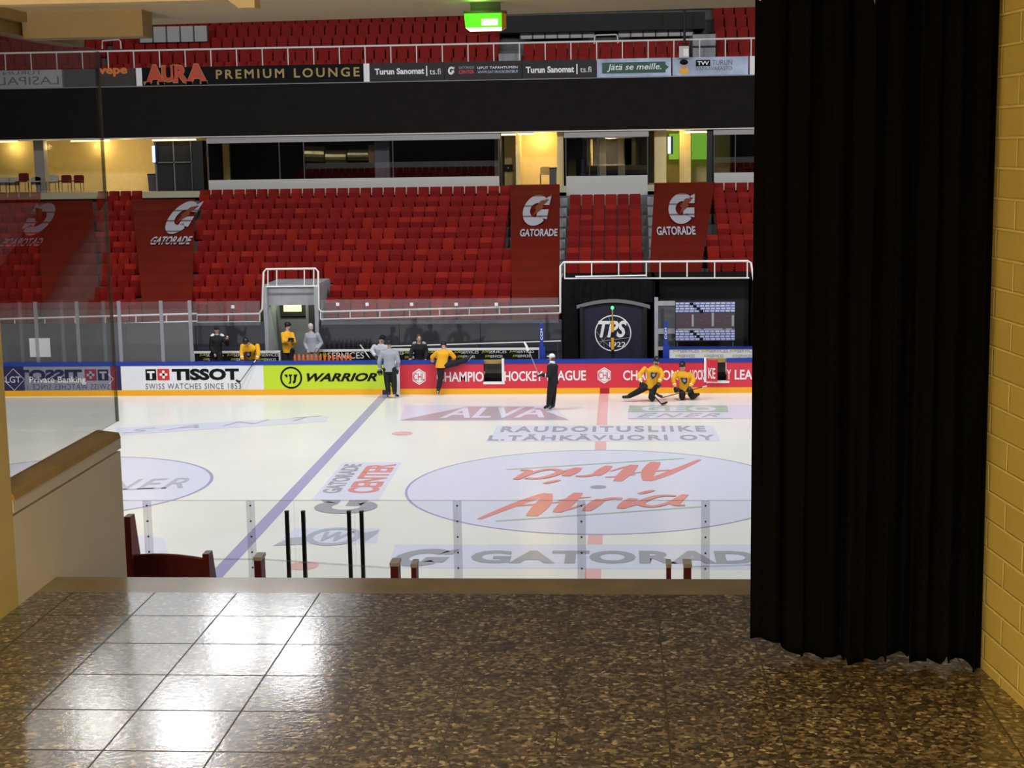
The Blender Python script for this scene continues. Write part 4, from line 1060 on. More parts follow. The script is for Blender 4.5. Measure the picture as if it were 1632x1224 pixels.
# press backdrop with rows of small marks
def backdrop_mat():
    m = mat('press_print', (.5, .55, .7), .5); nd, ln, b = nodes(m)
    tc = nd.new('ShaderNodeTexCoord'); sx = nd.new('ShaderNodeSeparateXYZ'); cx = nd.new('ShaderNodeCombineXYZ')
    ln.new(tc.outputs['Object'], sx.inputs[0]); ln.new(sx.outputs[0], cx.inputs[0]); ln.new(sx.outputs[2], cx.inputs[1])
    br = nd.new('ShaderNodeTexBrick'); br.inputs['Scale'].default_value = 1; br.inputs['Brick Width'].default_value = .17; br.inputs['Row Height'].default_value = .085; br.offset = .15; br.inputs['Mortar Size'].default_value = .016; br.inputs['Bias'].default_value = .1
    br.inputs['Color1'].default_value = (.42, .46, .80, 1); br.inputs['Color2'].default_value = (.55, .60, .72, 1); br.inputs['Mortar'].default_value = (.10, .11, .26, 1)
    ln.new(cx.outputs[0], br.inputs['Vector']); ln.new(br.outputs[0], b.inputs['Base Color'])
    return m
M['press_print'] = backdrop_mat()
Lb, xb, yb = wbox(1077, 481, 1171, 543, 15.95)
pb = empty('press_backdrop', (Lb.x+xb.x/2, 15.95, .02), 'press backdrop covered in rows of small pale marks behind the white bench board', 'backdrop')
z_ = lambda y: wp(1124, y, 15.95).z
bk = MB()
bk.box(Lb.x, Lb.x+xb.x, 15.95, 15.98, z_(497.5), z_(481)); bk.box(Lb.x, Lb.x+xb.x, 15.95, 15.98, z_(543), z_(525))
obj('printed_sheet', bk, 'press_print', pb)
obj('dark_band', MB().box(Lb.x, Lb.x+xb.x, 15.96, 15.99, z_(526), z_(497)), mat('dark_band', (.075, .06, .075), .5), pb)
mk = MB()
for k, (dx, dz) in enumerate(((.30, .0), (.33, .03), (.36, -.03))):
    pass
for u, v0, v1 in ((.27, .20, .85), (.61, .20, .95), (.95, .2, .8)): mk.box(Lb.x+xb.x*u, Lb.x+xb.x*u+.07, 15.948, 15.96, z_(526)+(z_(497)-z_(526))*v0, z_(526)+(z_(497)-z_(526))*v1)
for u, w_ in ((.03, .40), (.48, .32), (.85, .1)): mk.box(Lb.x+xb.x*u, Lb.x+xb.x*(u+w_), 15.948, 15.96, z_(526)-.0, z_(526)+.05)
obj('marks', mk, 'header_grey', pb)
mk = MB()
for u, v in ((.06, .3), (.08, .6), (.16, .35), (.20, .65), (.37, .75), (.40, .5), (.48, .6), (.52, .3), (.70, .4), (.73, .65), (.82, .35), (.85, .7), (.46, .85)):
    mk.box(Lb.x+xb.x*u, Lb.x+xb.x*u+.11, 15.952, 15.962, z_(526)+(z_(497)-z_(526))*v, z_(526)+(z_(497)-z_(526))*v+.035)
obj('marks', mk, mat('marks_red', (.22, .05, .06), .5), pb)
dg_ = MB()
for u in range(4): dg_.box(Lb.x+xb.x*(.24+.055*u), Lb.x+xb.x*(.30+.055*u), 15.944, 15.951, z_(484+4*u)-.05, z_(484+4*u)+.04)
for u in range(4): dg_.box(Lb.x+xb.x*(.24+.055*u), Lb.x+xb.x*(.30+.055*u), 15.944, 15.951, z_(528+4*u)-.05, z_(528+4*u)+.04)
obj('dark_squares', dg_, 'print_black', pb)
for x in (Lb.x+.05, Lb.x+xb.x-.05): obj('leg', MB().box(x-.02, x+.02, 15.99, 16.03, .02, z_(481)), 'dark_grey', pb)
struct(obj('wall_press', MB().box(xm+.2, tx1-.2, WY+.6, WY+.7, 0, tz1-.1), 'room_dark'))

# ------------------------------------------------------------------ concourse behind the seats
CY = 26.0; CF = 6.36
def CX(px, py=250, Y=CY): return at(px, py, Y=Y).x
struct(obj('floor_concourse', MB().box(-27, 27, CY-.01, 31, CF-.25, CF), 'concourse_floor'))
struct(obj('ceiling_concourse', MB().box(-27, 27, CY-.1, 31, 8.47, 8.6), 'cream_ceiling'))
BW = MB().box(-27, CX(330), 29.6, 29.8, CF, 8.5); BW.box(CX(780), CX(915), 28.6, 28.8, CF, 8.5); BW.box(CX(1010), CX(1175), 30.0, 30.2, CF, 8.5)
struct(obj('wall_concourse', BW, 'concourse_yellow'))
struct(obj('wall_suites', MB().box(CX(325), CX(800), 30.6, 30.8, CF, 8.5).box(CX(890), CX(1045), 28.9, 29.0, CF, 8.5).box(CX(1135), 27, 30.6, 30.8, CF, 8.5), 'room_dark'))
fas = MB().box(-27, 27, CY-.12, CY+.1, at(600, 213, Y=CY).z, at(600, 131, Y=CY).z)
struct(obj('fascia', fas, 'fascia'))
struct(obj('trim_7', MB().box(-27, 27, CY-.14, CY+.1, at(600, 131.5, Y=CY).z, at(600, 129.8, Y=CY).z), 'header_grey'))
hd = MB()
zh = at(600, 213, Y=CY).z
for a, b_ in ((330, 797), (899, 1034), (1137, 1640)): hd.box(CX(a), CX(b_), CY, CY+.1, zh-.28 if a < 1000 else zh-.26, zh)
hd.box(-27, CX(330), CY+.02, CY+.1, zh-.05, zh)
struct(obj('trim_8', hd, 'header_grey'))
def suite(x0, x1, ptop, pbot, mull, lb):
    zt = at((x0+x1)/2, ptop, Y=CY).z; zb_ = at((x0+x1)/2, pbot, Y=CY).z
    a, b_ = CX(x0), CX(x1)
    o = empty('suite_front', ((a+b_)/2, CY, zb_), lb, 'suite window', 'glazed suites behind the stand')
    obj('parapet', MB().box(a, b_, CY-.02, CY+.12, zb_-.05, zt), 'suite_white', o)
    xs = [a]+[CX(m_) for m_ in mull]+[b_]
    for k in range(len(xs)-1):
        obj('pane', MB().box(xs[k]+.015, xs[k+1]-.015, CY+.04, CY+.055, zt, zh-.25), 'suite_glass', o)
    for x in xs: obj('mullion', MB().box(x-.02, x+.02, CY+.02, CY+.08, zt, zh-.25), 'dark_grey', o)
    obj('side_wall', MB().box(a-.05, a, CY+.1, CY+2.4, CF+.01, 8.46), 'room_dark', o); obj('side_wall', MB().box(b_, b_+.05, CY+.1, CY+2.4, CF+.01, 8.46), 'room_dark', o)
suite(331, 795, 284, 301, (445, 484, 626), 'long glazed suite with white parapet above the wide seat block')
suite(902, 1032, 280, 310, (953,), 'short glazed suite with deep white parapet above the narrow block')
suite(1138, 1640, 272, 292, (1172, 1260, 1380, 1500), 'glazed suite with white parapet beside the curtain')
# interior bits
du = empty('air_duct', (CX(540, 245, 27.2), 27.2, at(540, 262, Y=27.2).z), 'gold coloured air duct behind the long suite window', 'duct')
a = wp(487, 245, 27.2); b_ = wp(518, 246, 27.2); obj('duct_section', MB().tube([a, b_], .30, 16), 'brass', du, smooth=False)
c = wp(520, 250, 27.2); d = wp(553, 250, 27.2); e = wp(555, 247, 27.2); f = wp(588, 247, 27.2)
obj('duct_section', MB().tube([c, d], .27, 16), 'brass', du); obj('duct_section', MB().tube([e, f], .22, 16), 'brass', du)
obj('bracket', MB().box(f.x, f.x+.25, 27.1, 27.3, f.z-.3, f.z+.4), 'gold_print', du)
for px, lb in ((605, 'square pillar inside the long suite'),):
    struct(obj('pillar_suite', MB().box(CX(597, 250, 27), CX(620, 250, 27), 27, 27.3, CF, 8.47), 'header_grey'))
Lb, xb, yb = wbox(905, 222, 951, 254, 27.0)
tv = empty('tv_screen', (Lb.x+xb.x/2, 27, Lb.z), 'dark flat screen inside the short suite', 'screen')
obj('panel', MB().box(Lb.x, Lb.x+xb.x, 27, 27.06, Lb.z, Lb.z+yb.z), 'print_black', tv); obj('stand', MB().box(Lb.x+xb.x*.45, Lb.x+xb.x*.55, 27.02, 27.06, CF, Lb.z), 'dark_grey', tv)
struct(obj('pillar_suite', MB().box(CX(955, 250, 27.6), CX(966, 250, 27.6), 27.6, 27.8, CF, 8.47), 'concourse_yellow'))
for px0, px1, m_ in ((985, 996, 'concourse_yellow'),): struct(obj('pillar_suite', MB().box(CX(px0, 250, 28.2), CX(px1, 250, 28.2), 28.2, 28.4, CF, 8.3), m_))
# yellow openings: columns, lamps, small things
struct(obj('pillar_concourse', MB().box(CX(822, 250, 27.2), CX(829, 250, 27.2), 27.2, 28.6, CF, 8.47).box(CX(888, 250, 26.4), CX(898, 250, 26.4), 26.4, 28.6, CF, 8.47), 'concourse_yellow'))
struct(obj('pillar_concourse', MB().box(CX(1043, 250, 26.6), CX(1062, 250, 26.6), 26.6, 27.0, CF, 8.47), 'concourse_yellow'))
struct(obj('pillar_concourse', MB().box(CX(1083, 250, 28), CX(1101, 250, 28), 28, 28.5, CF, 8.47), 'concourse_yellow'))
struct(obj('pillar_concourse', MB().box(CX(54, 250, 27), CX(70, 250, 27), 27, 27.4, CF, 8.47), 'header_grey'))
for x0, x1, y0_, y1_, lb in ((1066, 1083, 213, 254, 'narrow green lit panel left of the concourse pillar'), (1102, 1131, 212, 254, 'wide green lit panel right of the concourse pillar'), (1032, 1040, 222, 255, 'green lit strip beside the short suite')):
    Lb, xb, yb = wbox(x0, y0_, x1, y1_, 29.5)
    tag(obj('lit_panel', MB().box(Lb.x, Lb.x+xb.x, 29.5, 29.55, Lb.z, min(8.46, Lb.z+yb.z)), 'green_wall', org=(Lb.x, 29.5, Lb.z)), lb, 'panel', 'green lit panels')
struct(obj('trim_9', MB().box(CX(1127), CX(1138), CY+.1, CY+.4, CF, 8.47), 'black'))
for px, y0_, y1_, lb in ((1066.5, 218, 245, 'slim vertical lit sign in the right concourse opening'), (244.5, 232, 259, 'slim vertical lit sign beside the dark glazed doors')):
    Lb, xb, yb = wbox(px-2, y0_, px+2.5, y1_, CY+.5)
    o = empty('light_sign', (Lb.x, CY+.5, Lb.z), lb, 'sign', 'slim lit signs')
    obj('lit_face', MB().box(Lb.x, Lb.x+xb.x, CY+.5, CY+.52, Lb.z, Lb.z+yb.z), 'sign_blue', o); obj('housing', MB().box(Lb.x-.01, Lb.x+xb.x+.09, CY+.52, CY+.58, Lb.z-.02, Lb.z+yb.z+.02), 'navy', o)
for x0, x1, y, lb in ((799, 822, 214.5, 'left ceiling lamp strip of the middle yellow opening'), (826, 851, 213.5, 'right ceiling lamp strip of the middle yellow opening'), (1091, 1136, 210.5, 'ceiling lamp strip of the right opening'),
                      (-20, 28, 226, 'ceiling lamp strip at the far left of the concourse'), (113, 174, 224.5, 'ceiling lamp strip above the pale concourse wall'), (243, 312, 223, 'ceiling lamp strip above the dark glazed doors')):
    a, b_ = CX(x0, y, CY+.3), CX(x1, y, CY+.3)
    o = empty('strip_lamp', ((a+b_)/2, CY+.3, 8.46), lb, 'lamp', 'concourse strip lamps')
    zz = at((x0+x1)/2, y, Y=CY+.3).z
    obj('tube', MB().box(a, b_, CY+.27, CY+.33, zz-.03, zz+.03), 'lamp_strip', o); obj('housing', MB().box(a, b_, CY+.25, CY+.36, zz+.03, zz+.07), 'white_paint', o)
def spot(x, y, z, p, c=(1, .76, .32)):
    l = bpy.data.lights.new('concourse_spot', 'POINT'); l.energy = p; l.color = c; l.shadow_soft_size = .12
    o = bpy.data.objects.new('concourse_spot', l); COL.objects.link(o); o.location = (x, y, z)
spot(CX(864, 240, 28.2), 28.2, 8.25, 16); spot(CX(20, 232, 29.2), 29.2, 8.2, 20); spot(CX(155, 232, 29.2), 29.2, 8.2, 20)
spot(CX(840, 250, 27.2), 27.2, 8.2, 30); spot(CX(1080, 250, 27.4), 27.4, 8.2, 26, (1, .74, .3)); spot(CX(200, 250, 27.4), 27.4, 8.2, 45, (1, .78, .42)); spot(CX(80, 250, 27.6), 27.6, 8.2, 24)
Lb, xb, yb = wbox(804.5, 262, 817, 273, 28.58)
pc = tag(obj('wall_box', MB().box(Lb.x, Lb.x+xb.x, 28.5, 28.6, Lb.z, Lb.z+yb.z), 'black', org=(Lb.x, 28.58, Lb.z)), 'small black box on the yellow concourse wall', 'wall box'); obj('light_dot', MB().box(Lb.x+.12, Lb.x+.17, 28.495, 28.5, Lb.z+.12, Lb.z+.16), 'white', pc)
def bin_(px0, px1, pyt, Y, lb):
    a, b_ = CX(px0, 280, Y), CX(px1, 280, Y); zt = at(px0, pyt, Y=Y).z
    o = empty('waste_bin', ((a+b_)/2, Y, CF), lb, 'bin', 'dark bins on the concourse')
    obj('body', MB().prism([(a+.03, Y, CF), (b_-.03, Y, CF), (b_, Y, zt-.06), (a, Y, zt-.06)], (0, .4, 0)), 'dark_grey', o); obj('lid', MB().box(a-.01, b_+.01, Y-.01, Y+.42, zt-.06, zt), 'black', o)
bin_(876, 887, 267, 26.4, 'dark bin beside the chair in the middle yellow opening'); bin_(235, 251, 277, 26.9, 'dark bin left of the glazed doors')
def chair(px, pyt, Y, lb, m_):
    x = CX(px, 285, Y); zt = at(px, pyt, Y=Y).z; w = .21
    o = empty('concourse_chair', (x, Y, CF), lb, 'chair', 'chairs on the concourse')
    obj('backrest', MB().prism([(x-w, Y+.2, zt-.32), (x+w, Y+.2, zt-.32), (x+w, Y+.2, zt-.04), (x+w*.7, Y+.2, zt), (x-w*.7, Y+.2, zt), (x-w, Y+.2, zt-.04)], (0, .03, 0)), m_, o)
    obj('seat', MB().box(x-w, x+w, Y-.2, Y+.2, CF+.44, CF+.48), m_, o)
    for sx in (-1, 1):
        for sy in (-1, 1): obj('leg', MB().tube([(x+sx*w*.9, Y+sy*.18, CF), (x+sx*w*.9, Y+sy*.18, CF+.44)], .013, 6), 'dark_grey', o)
for px, py, m_, lb in ((4, 283, 'suite_white', 'leftmost pale chair at the far left of the concourse'), (19, 283, 'suite_white', 'second pale chair from the left on the concourse'), (35, 276, 'maroon', 'dark red chair between pale chairs at far left'), (54, 282, 'suite_white', 'pale chair right of the dark red chair'),
                       (83, 279, 'suite_white', 'pale chair right of the grey pillar'), (103, 279, 'maroon', 'first dark chair by the pale concourse wall'), (123, 279, 'maroon', 'second dark chair by the pale concourse wall'), (873, 266, 'gold_print', 'single chair beside the bin in the middle opening')):
    chair(px-(4 if px > 800 else 0), py, 26.8 if px < 800 else 26.9, lb, m_)
# dark glazed doors
Lb, xb, yb = wbox(247, 225, 329, 306, CY+.6)
zd = min(8.46, Lb.z+yb.z)
d2 = struct(obj('door_2', MB().box(Lb.x, Lb.x+xb.x*.86, CY+.72, CY+.76, CF, zd), 'room_dark'))
obj('door_frame', MB().box(Lb.x, Lb.x+.06, CY+.6, CY+.7, CF, zd).box(Lb.x+xb.x*.36, Lb.x+xb.x*.36+.05, CY+.6, CY+.7, CF, zd).box(Lb.x+xb.x*.70, Lb.x+xb.x*.70+.05, CY+.6, CY+.7, CF, zd).box(Lb.x, Lb.x+xb.x*.86, CY+.6, CY+.7, CF+1.12, CF+1.17), 'concrete', d2)
obj('door_jamb', MB().box(Lb.x+xb.x*.80, Lb.x+xb.x, CY+.1, CY+.72, CF, zd), 'black', d2)

# ------------------------------------------------------------------ advert strip on the balcony edge
AY = CY-.18
az0, az1 = at(600, 129.8, Y=AY).z, at(600, 101, Y=AY).z
def advert(x0, x1, face, label, texts=()):
    a, b_ = (at(x0, 110, Y=AY).x if x0 > -900 else x0+1000), (at(x1, 110, Y=AY).x)
    o = empty('advert_board', ((a+b_)/2, AY, az0), label, 'advert', 'adverts on the balcony edge')
    obj('panel', MB().box(a+.01, b_-.01, AY, AY+.06, az0, az1), face, o)
    for t_ in texts: obj('lettering', t_[1], t_[0], o)
    return o
TY = AY-.008
def tw(s, *a, **k): return wtext(s, *a, TY, **k)
advert(-140, 152, 'print_grey', 'dark grey advert board at far left behind the screen')
advert(153, 215, mat('advert_brown', (.05, .04, .035), .5), 'dark advert board with orange lowercase lettering beside the screen edge', [('orange_print', tw('vepe', 157, 108, 203, 122, bold=.04))])
advert(216, 226, 'print_white', 'narrow white advert strip left of the red arched lettering')
au = advert(226, 579, 'print_black', 'black advert board with red outlined letters and gold lettering', [('gold_print', tw('PREMIUM LOUNGE', 344, 109, 573, 124, bold=.02, space=1.35))])
L_, xv_, yv_ = wbox(232, 103, 330, 133, AY-.10)
def aura(d, grow):
    out = []
    for u0, u1, v0, ch in ((0, .30, 0, 'A'), (.27, .47, .10, 'U'), (.45, .70, .06, 'R'), (.66, 1, 0, 'A')):
        LLp = L_+xv_*u0+yv_*v0+V((-grow, d, -grow)); out.append(text_geo(ch, LLp, xv_*(u1-u0)+V((2*grow, 0, 0)), yv_*(1-v0*1.6)+V((0, 0, 2*grow)), bold=.06+grow*.4))
    for u in (.02, .24, .70, .94): out.append(MB().box((L_+xv_*u).x-.12-grow, (L_+xv_*u).x+.12+grow, L_.y+d, L_.y+d+.002, L_.z-grow, L_.z+.07+grow))
    return merge(*out)
obj('outline_lettering', aura(.01, .03), 'gold_print', au); obj('raised_lettering', aura(0, 0), 'aura_red', au)
advert(579, 589, 'print_white', 'narrow white advert strip right of the gold lettering')
dgm = mat('advert_grey', (.050, .045, .048), .8, spec=.1)
advert(589, 708, dgm, 'dark grey advert with old style white newspaper lettering, left one of two', [('print_white', tw('Turun Sanomat', 597, 108.5, 676, 118.5, bold=.035)), ('print_white', tw('|', 679, 105, 681, 121)), ('print_white', tw('ts.fi', 684.5, 109, 702.5, 118.5))])
gc_ = advert(708, 832, dgm, 'dark grey advert with white athletic letter and small red lettering', [('red', tw('CENTER', 731, 111.5, 755.5, 117.5, bold=.02)), ('header_grey', tw('GATORADE', 731, 105.5, 755.5, 109.5, bold=.01)), ('print_white', tw('LIPUT TAPAHTUMIIN', 761, 105.5, 825, 109.5, bold=.01)), ('sky_print', tw('WWW.GATORADECENTER.FI', 761, 112, 825, 116.5, bold=.01))])
L2, x2, y2 = wbox(714, 106, 724, 119, TY); obj('emblem', g_mesh(L2, x2, y2, .1), 'print_white', gc_)
advert(832, 950.5, dgm, 'dark grey advert with old style white newspaper lettering, right one of two', [('print_white', tw('Turun Sanomat', 838, 105.5, 915, 116, bold=.035)), ('print_white', tw('|', 918.5, 102, 920.5, 118)), ('print_white', tw('ts.fi', 924.5, 106, 942.5, 115))])
ja = advert(951, 1070, 'sky_print', 'sky blue advert with dark green arrow plate and slanted white lettering')
L2, x2, y2 = wbox(959.5, 99, 1066, 116.5, TY)
ap = obj('arrow_plate', MB().prism([L2, L2+x2*.95, L2+x2*.95+y2*.25, L2+x2+y2*.5, L2+x2*.95+y2*.75, L2+x2*.95+y2, L2+y2][::-1], (0, .004, 0)), 'green_print', ja)
obj('lettering', wtext('Jätä se meille.', 967.5, 101.5, 1054, 114, TY-.008, bold=.01, shear=.2), 'print_white', ap)
tv_ = advert(1071.5, 1193, 'sky_print', 'pale blue advert with printed figure in yellow and grey lettering', [('print_grey', tw('TURUN', 1135, 95.5, 1167, 103.5, bold=.0)), ('print_grey', tw('VAPAAVARASTO', 1109, 106, 1167, 112))])
L2, x2, y2 = wbox(1109, 95.5, 1132, 105.5, TY); bp_ = obj('name_plate', MB().box(L2.x, L2.x+x2.x, TY-.002, TY+.004, L2.z, L2.z+y2.z), 'print_black', tv_)
obj('lettering', wtext('TVV', 1111.5, 97.5, 1130, 103.8, TY-.008, bold=.03), 'print_white', bp_)
c = wp(1090, 106, TY)
obj('printed_figure', MB().disc(c+V((0, 0, -.17)), (.19, 0, 0), (0, 0, .12), 20), 'yellow_kick', tv_)
obj('printed_head', MB().disc(c+V((0, -.002, .06)), (.12, 0, 0), (0, 0, .15), 20), 'skin', tv_); obj('printed_cap', MB().disc(c+V((0, -.004, .16)), (.16, 0, 0), (0, 0, .10), 20), 'print_black', tv_)
advert(1194.5, 1330, 'print_white', 'plain white advert board beside the curtain')
x_ = at(1330, 110, Y=AY).x; A0 = mirX(101, 118, AY)
for a, b_, f_, s_, m_, lb in ((x_, A0-1.7, 'print_grey', None, None, 'dark advert board hidden by the curtain'), (A0-1.6, A0, 'print_black', None, None, 'black advert board seen mirrored in the screen'), (A0+.05, A0+4.6, 'print_white', 'LASIPALVELU', 'print_grey', 'white advert board with grey lettering, seen mirrored in the screen')):
    o = empty('advert_board', ((a+b_)/2, AY, az0), lb, 'advert', 'adverts on the balcony edge'); obj('panel', MB().box(a+.02, b_-.02, AY, AY+.06, az0, az1), f_, o)
    if s_: obj('lettering', merge(text_geo(s_, (a+.15, TY, az0+.12), (b_-a-.5, 0, 0), (0, 0, .32)), text_geo('TURUN', (a+.8, TY, az0+.52), (1.6, 0, 0), (0, 0, .14))), m_, o)

# ------------------------------------------------------------------ upper balcony
UF = az1-.55
ub = MB().box(-27, 27, CY+.1, 27.1, 10.4, UF)
for i in range(6): ub.box(-27, 27, 27.05+.85*i, 28.0+.85*i, 10.2, UF+.02+.55*i)
struct(obj('stand_upper', ub, 'concrete'))
us = MB()
def ublock(px0, px1, rows):
    a, b_ = at(px0, 80, Y=27.6).x, at(px1, 80, Y=27.6).x
    n = max(1, round((b_-a)/.46))
    for i in rows:
        for j in range(n): seat_geo(us, a+(b_-a)*(j+.5)/n, 27.6+.85*i, UF+.02+.55*i)
for p in ((-160, 150, range(5)), (160, 793, range(5)), (832, 1100, range(2)), (1142, 1500, range(5))): ublock(*p)
o = obj('balcony_seating', us, mat('balcony_red', (.32, .018, .013), .6, spec=.12), None); o['kind'] = 'stuff'; tag(o, 'rows of dark red seats on the upper balcony behind the white railing', 'seats')
ur = empty('guard_rail', (-8, CY+.05, az1), 'long white railing along the upper balcony above the adverts', 'railing', 'white stand railings')
RY = CY
za, zb = at(160, 79.5, Y=RY).z, at(1215, 63, Y=RY).z; zrt = (za+zb)/2
obj('handrail', MB().tube([(-26, RY, zrt), (26, RY, zrt)], .038, 8), 'white_paint', ur)
px = 172-41*5; k = 0
while px < 1300:
    x = at(px, 90, Y=RY).x; obj('post', MB().tube([(x, RY, az1-.05), (x, RY, zrt)], .024, 6), 'white_paint', ur); px += 41
struct(obj('aisle_upper', MB().box(at(795, 80, Y=27.3).x, at(830, 80, Y=27.3).x, 27.15, 29.5, UF, UF+.9).box(at(1104, 80, Y=27.3).x, at(1140, 80, Y=27.3).x, 27.15, 29.5, UF, UF+1.5), 'grey_wall'))
# press boxes on the balcony
def panel_row(px0, px1, y0_, y1_, n, lb, Y=28.9):
    Lb, xb, yb = wbox(px0, y0_, px1, y1_, Y)
    o = empty('balcony_screen', (Lb.x+xb.x/2, Y, Lb.z), lb, 'screen', 'white screens on the balcony')
    obj('panel', MB().box(Lb.x, Lb.x+xb.x, Y, Y+.05, Lb.z, Lb.z+yb.z), 'suite_white', o)
    for k in range(n+1):
        x = Lb.x+xb.x*k/n; obj('divider', MB().box(x-.025, x+.025, Y-.03, Y, Lb.z, Lb.z+yb.z), 'dark_grey', o)
panel_row(222, 331, 42, 67, 5, 'white screen with dark dividers on the balcony left of the red seats')
panel_row(829, 948, 48.5, 61, 6, 'left white divided screen under the dark balcony roof')
panel_row(985, 1105, 46.5, 58, 6, 'right white divided screen under the dark balcony roof')
Lb, xb, yb = wbox(795, 22, 1124, 49, 28.3)
tag(obj('balcony_roof', MB().box(Lb.x, Lb.x+xb.x, 28.3, 30.5, Lb.z, Lb.z+yb.z), 'room_dark', org=(Lb.x, 28.3, Lb.z)), 'dark roof of the balcony press area, right of the exit lamp', 'roof')
hr = empty('guard_rail', wp(966, 60, 27.9), 'small white hoop rail between the divided screens', 'railing', 'white stand railings')
obj('handrail', MB().tube([wp(947, 70, 27.9), wp(948, 57, 27.9), wp(951, 56, 27.9), wp(982, 55, 27.9), wp(984, 57, 27.9), wp(985, 69, 27.9)], .03, 8), 'white_paint', hr)
hr = empty('guard_rail', wp(178, 65, 27.2), 'small white hoop rail at the left end of the balcony', 'railing', 'white stand railings')
obj('handrail', MB().tube([wp(163, 78, 27.2), wp(163, 65, 27.2), wp(189, 63, 27.2), wp(192, 66, 27.2), wp(193, 78, 27.2)], .03, 8), 'white_paint', hr)
# hanging camera
p = wp(1090, 83, 25.6); cb_ = empty('hanging_camera', p, 'small pale camera box hanging on a dark pole before the balcony', 'camera')
obj('housing', MB().box(p.x-.19, p.x+.19, 25.5, 25.75, p.z-.22, p.z+.22), 'suite_white', cb_); obj('lens_cover', MB().box(p.x-.02, p.x+.17, 25.48, 25.5, p.z-.16, p.z+.12), 'white', cb_); obj('pole', MB().tube([(p.x+.02, 25.62, p.z+.22), (p.x+.02, 25.62, 14.5)], .05, 8), 'black', cb_)
# arena shell
struct(obj('wall_arena', MB().box(-34, 34, 33, 33.3, 0, 18), 'room_dark'))
struct(obj('wall_side', MB().box(-34, -33.7, -46, 33, -1, 18).box(33.7, 34, -46, 33, -1, 18), 'dark_grey'))
struct(obj('roof', MB().box(-34, 34, -46, 33.3, 18, 18.3), 'dark_grey'))
struct(obj('wall_near', MB().box(-24, -4.9, -34.6, -34.4, 6.3, 6.85).box(4.9, 24, -34.6, -34.4, 6.3, 6.85), 'suite_white'))
struct(obj('wall_upper', MB().box(-34, -4.9, -36.6, -36.3, 4, 18).box(4.9, 34, -36.6, -36.3, 4, 18).box(-4.9, LX-.6, -31.6, -31.3, 4, 9.1).box(3.4, 4.9, -31.6, -31.3, 4, 9.1).box(-4.9, 4.9, -31.5, -31.3, 9.1, 18), 'room_dark'))
# near stand seats either side of the walkway, reflected in the windows
ns = MB()
for sgn in (-1, 1):
    for i in range(-2, 7):
        for j in range(38):
            x = sgn*(5.2+.5*j); y = EY+.9+1.3*i; z = 4.95-.40*i-.10
            ns.box(x-.21, x+.21, y, y+.05, z+.35, z+.8)
            ns.box(x-.21, x+.21, y, y+.35, z+.35, z+.42)
o = obj('near_seating', ns, 'seat_red'); o['kind'] = 'stuff'; tag(o, 'rows of red seats in the near stand beside the walkway, seen as reflections', 'seats')

# ------------------------------------------------------------------ people
DG = []
def remesh(mb, name, m, parent, vox=.014, smooth=4, org=None):
    me = bpy.data.meshes.new('tmp'); me.from_pydata([tuple(p) for p in mb.v], [], mb.f); me.update()
    t = bpy.data.objects.new('tmp', me); COL.objects.link(t)
    r = t.modifiers.new('r', 'REMESH'); r.mode = 'VOXEL'; r.voxel_size = vox
    s = t.modifiers.new('s', 'SMOOTH'); s.iterations = smooth; s.factor = .5
    dg = bpy.context.evaluated_depsgraph_get()
    out = bpy.data.meshes.new_from_object(t.evaluated_get(dg))
    vs = [v.co.copy() for v in out.vertices]; fs = [list(p.vertices) for p in out.polygons]
    bpy.data.objects.remove(t); bpy.data.meshes.remove(me); bpy.data.meshes.remove(out)
    return obj(name, (vs, fs), m, parent, org=org, smooth=True)

def hand(mb, wrist, d, up, s=1.0, curl=.6, fat=1.0):
    """palm, four bent fingers of unequal length and a thumb leaving the side of the palm"""
    d = d.normalized(); side = d.cross(up)
    if side.length < .1: side = d.cross(V((1, 0, 0)))
    side.normalize(); pn = side.cross(d)
    pc = wrist+d*.05*s
    R = Matrix((side, d, pn)).transposed()
    mb.ell(pc, .042*s*fat, .052*s, .019*s*fat, 10, 7, R)
    for k, ln_ in enumerate((.070, .080, .076, .060)):
        b = wrist+d*.088*s+side*(-.030+.020*k)*s*fat
        m_ = b+(d*math.cos(curl*.5)-pn*math.sin(curl*.5))*ln_*.5*s
        e = m_+(d*math.cos(curl*1.5)-pn*math.sin(curl*1.5))*ln_*.5*s
        mb.cap(b, m_, .0105*fat*s, .010*fat*s, 8); mb.cap(m_, e, .010*fat*s, .009*fat*s, 8)
    b = wrist+d*.03*s-side*.035*s*fat; m_ = b+(d*.6-side*.8-pn*.3).normalized()*.035*s; e = m_+(d*.9-side*.1-pn*.4).normalized()*.032*s
    mb.cap(b, m_, .013*fat*s, .0115*fat*s, 8); mb.cap(m_, e, .0115*fat*s, .010*fat*s, 8)

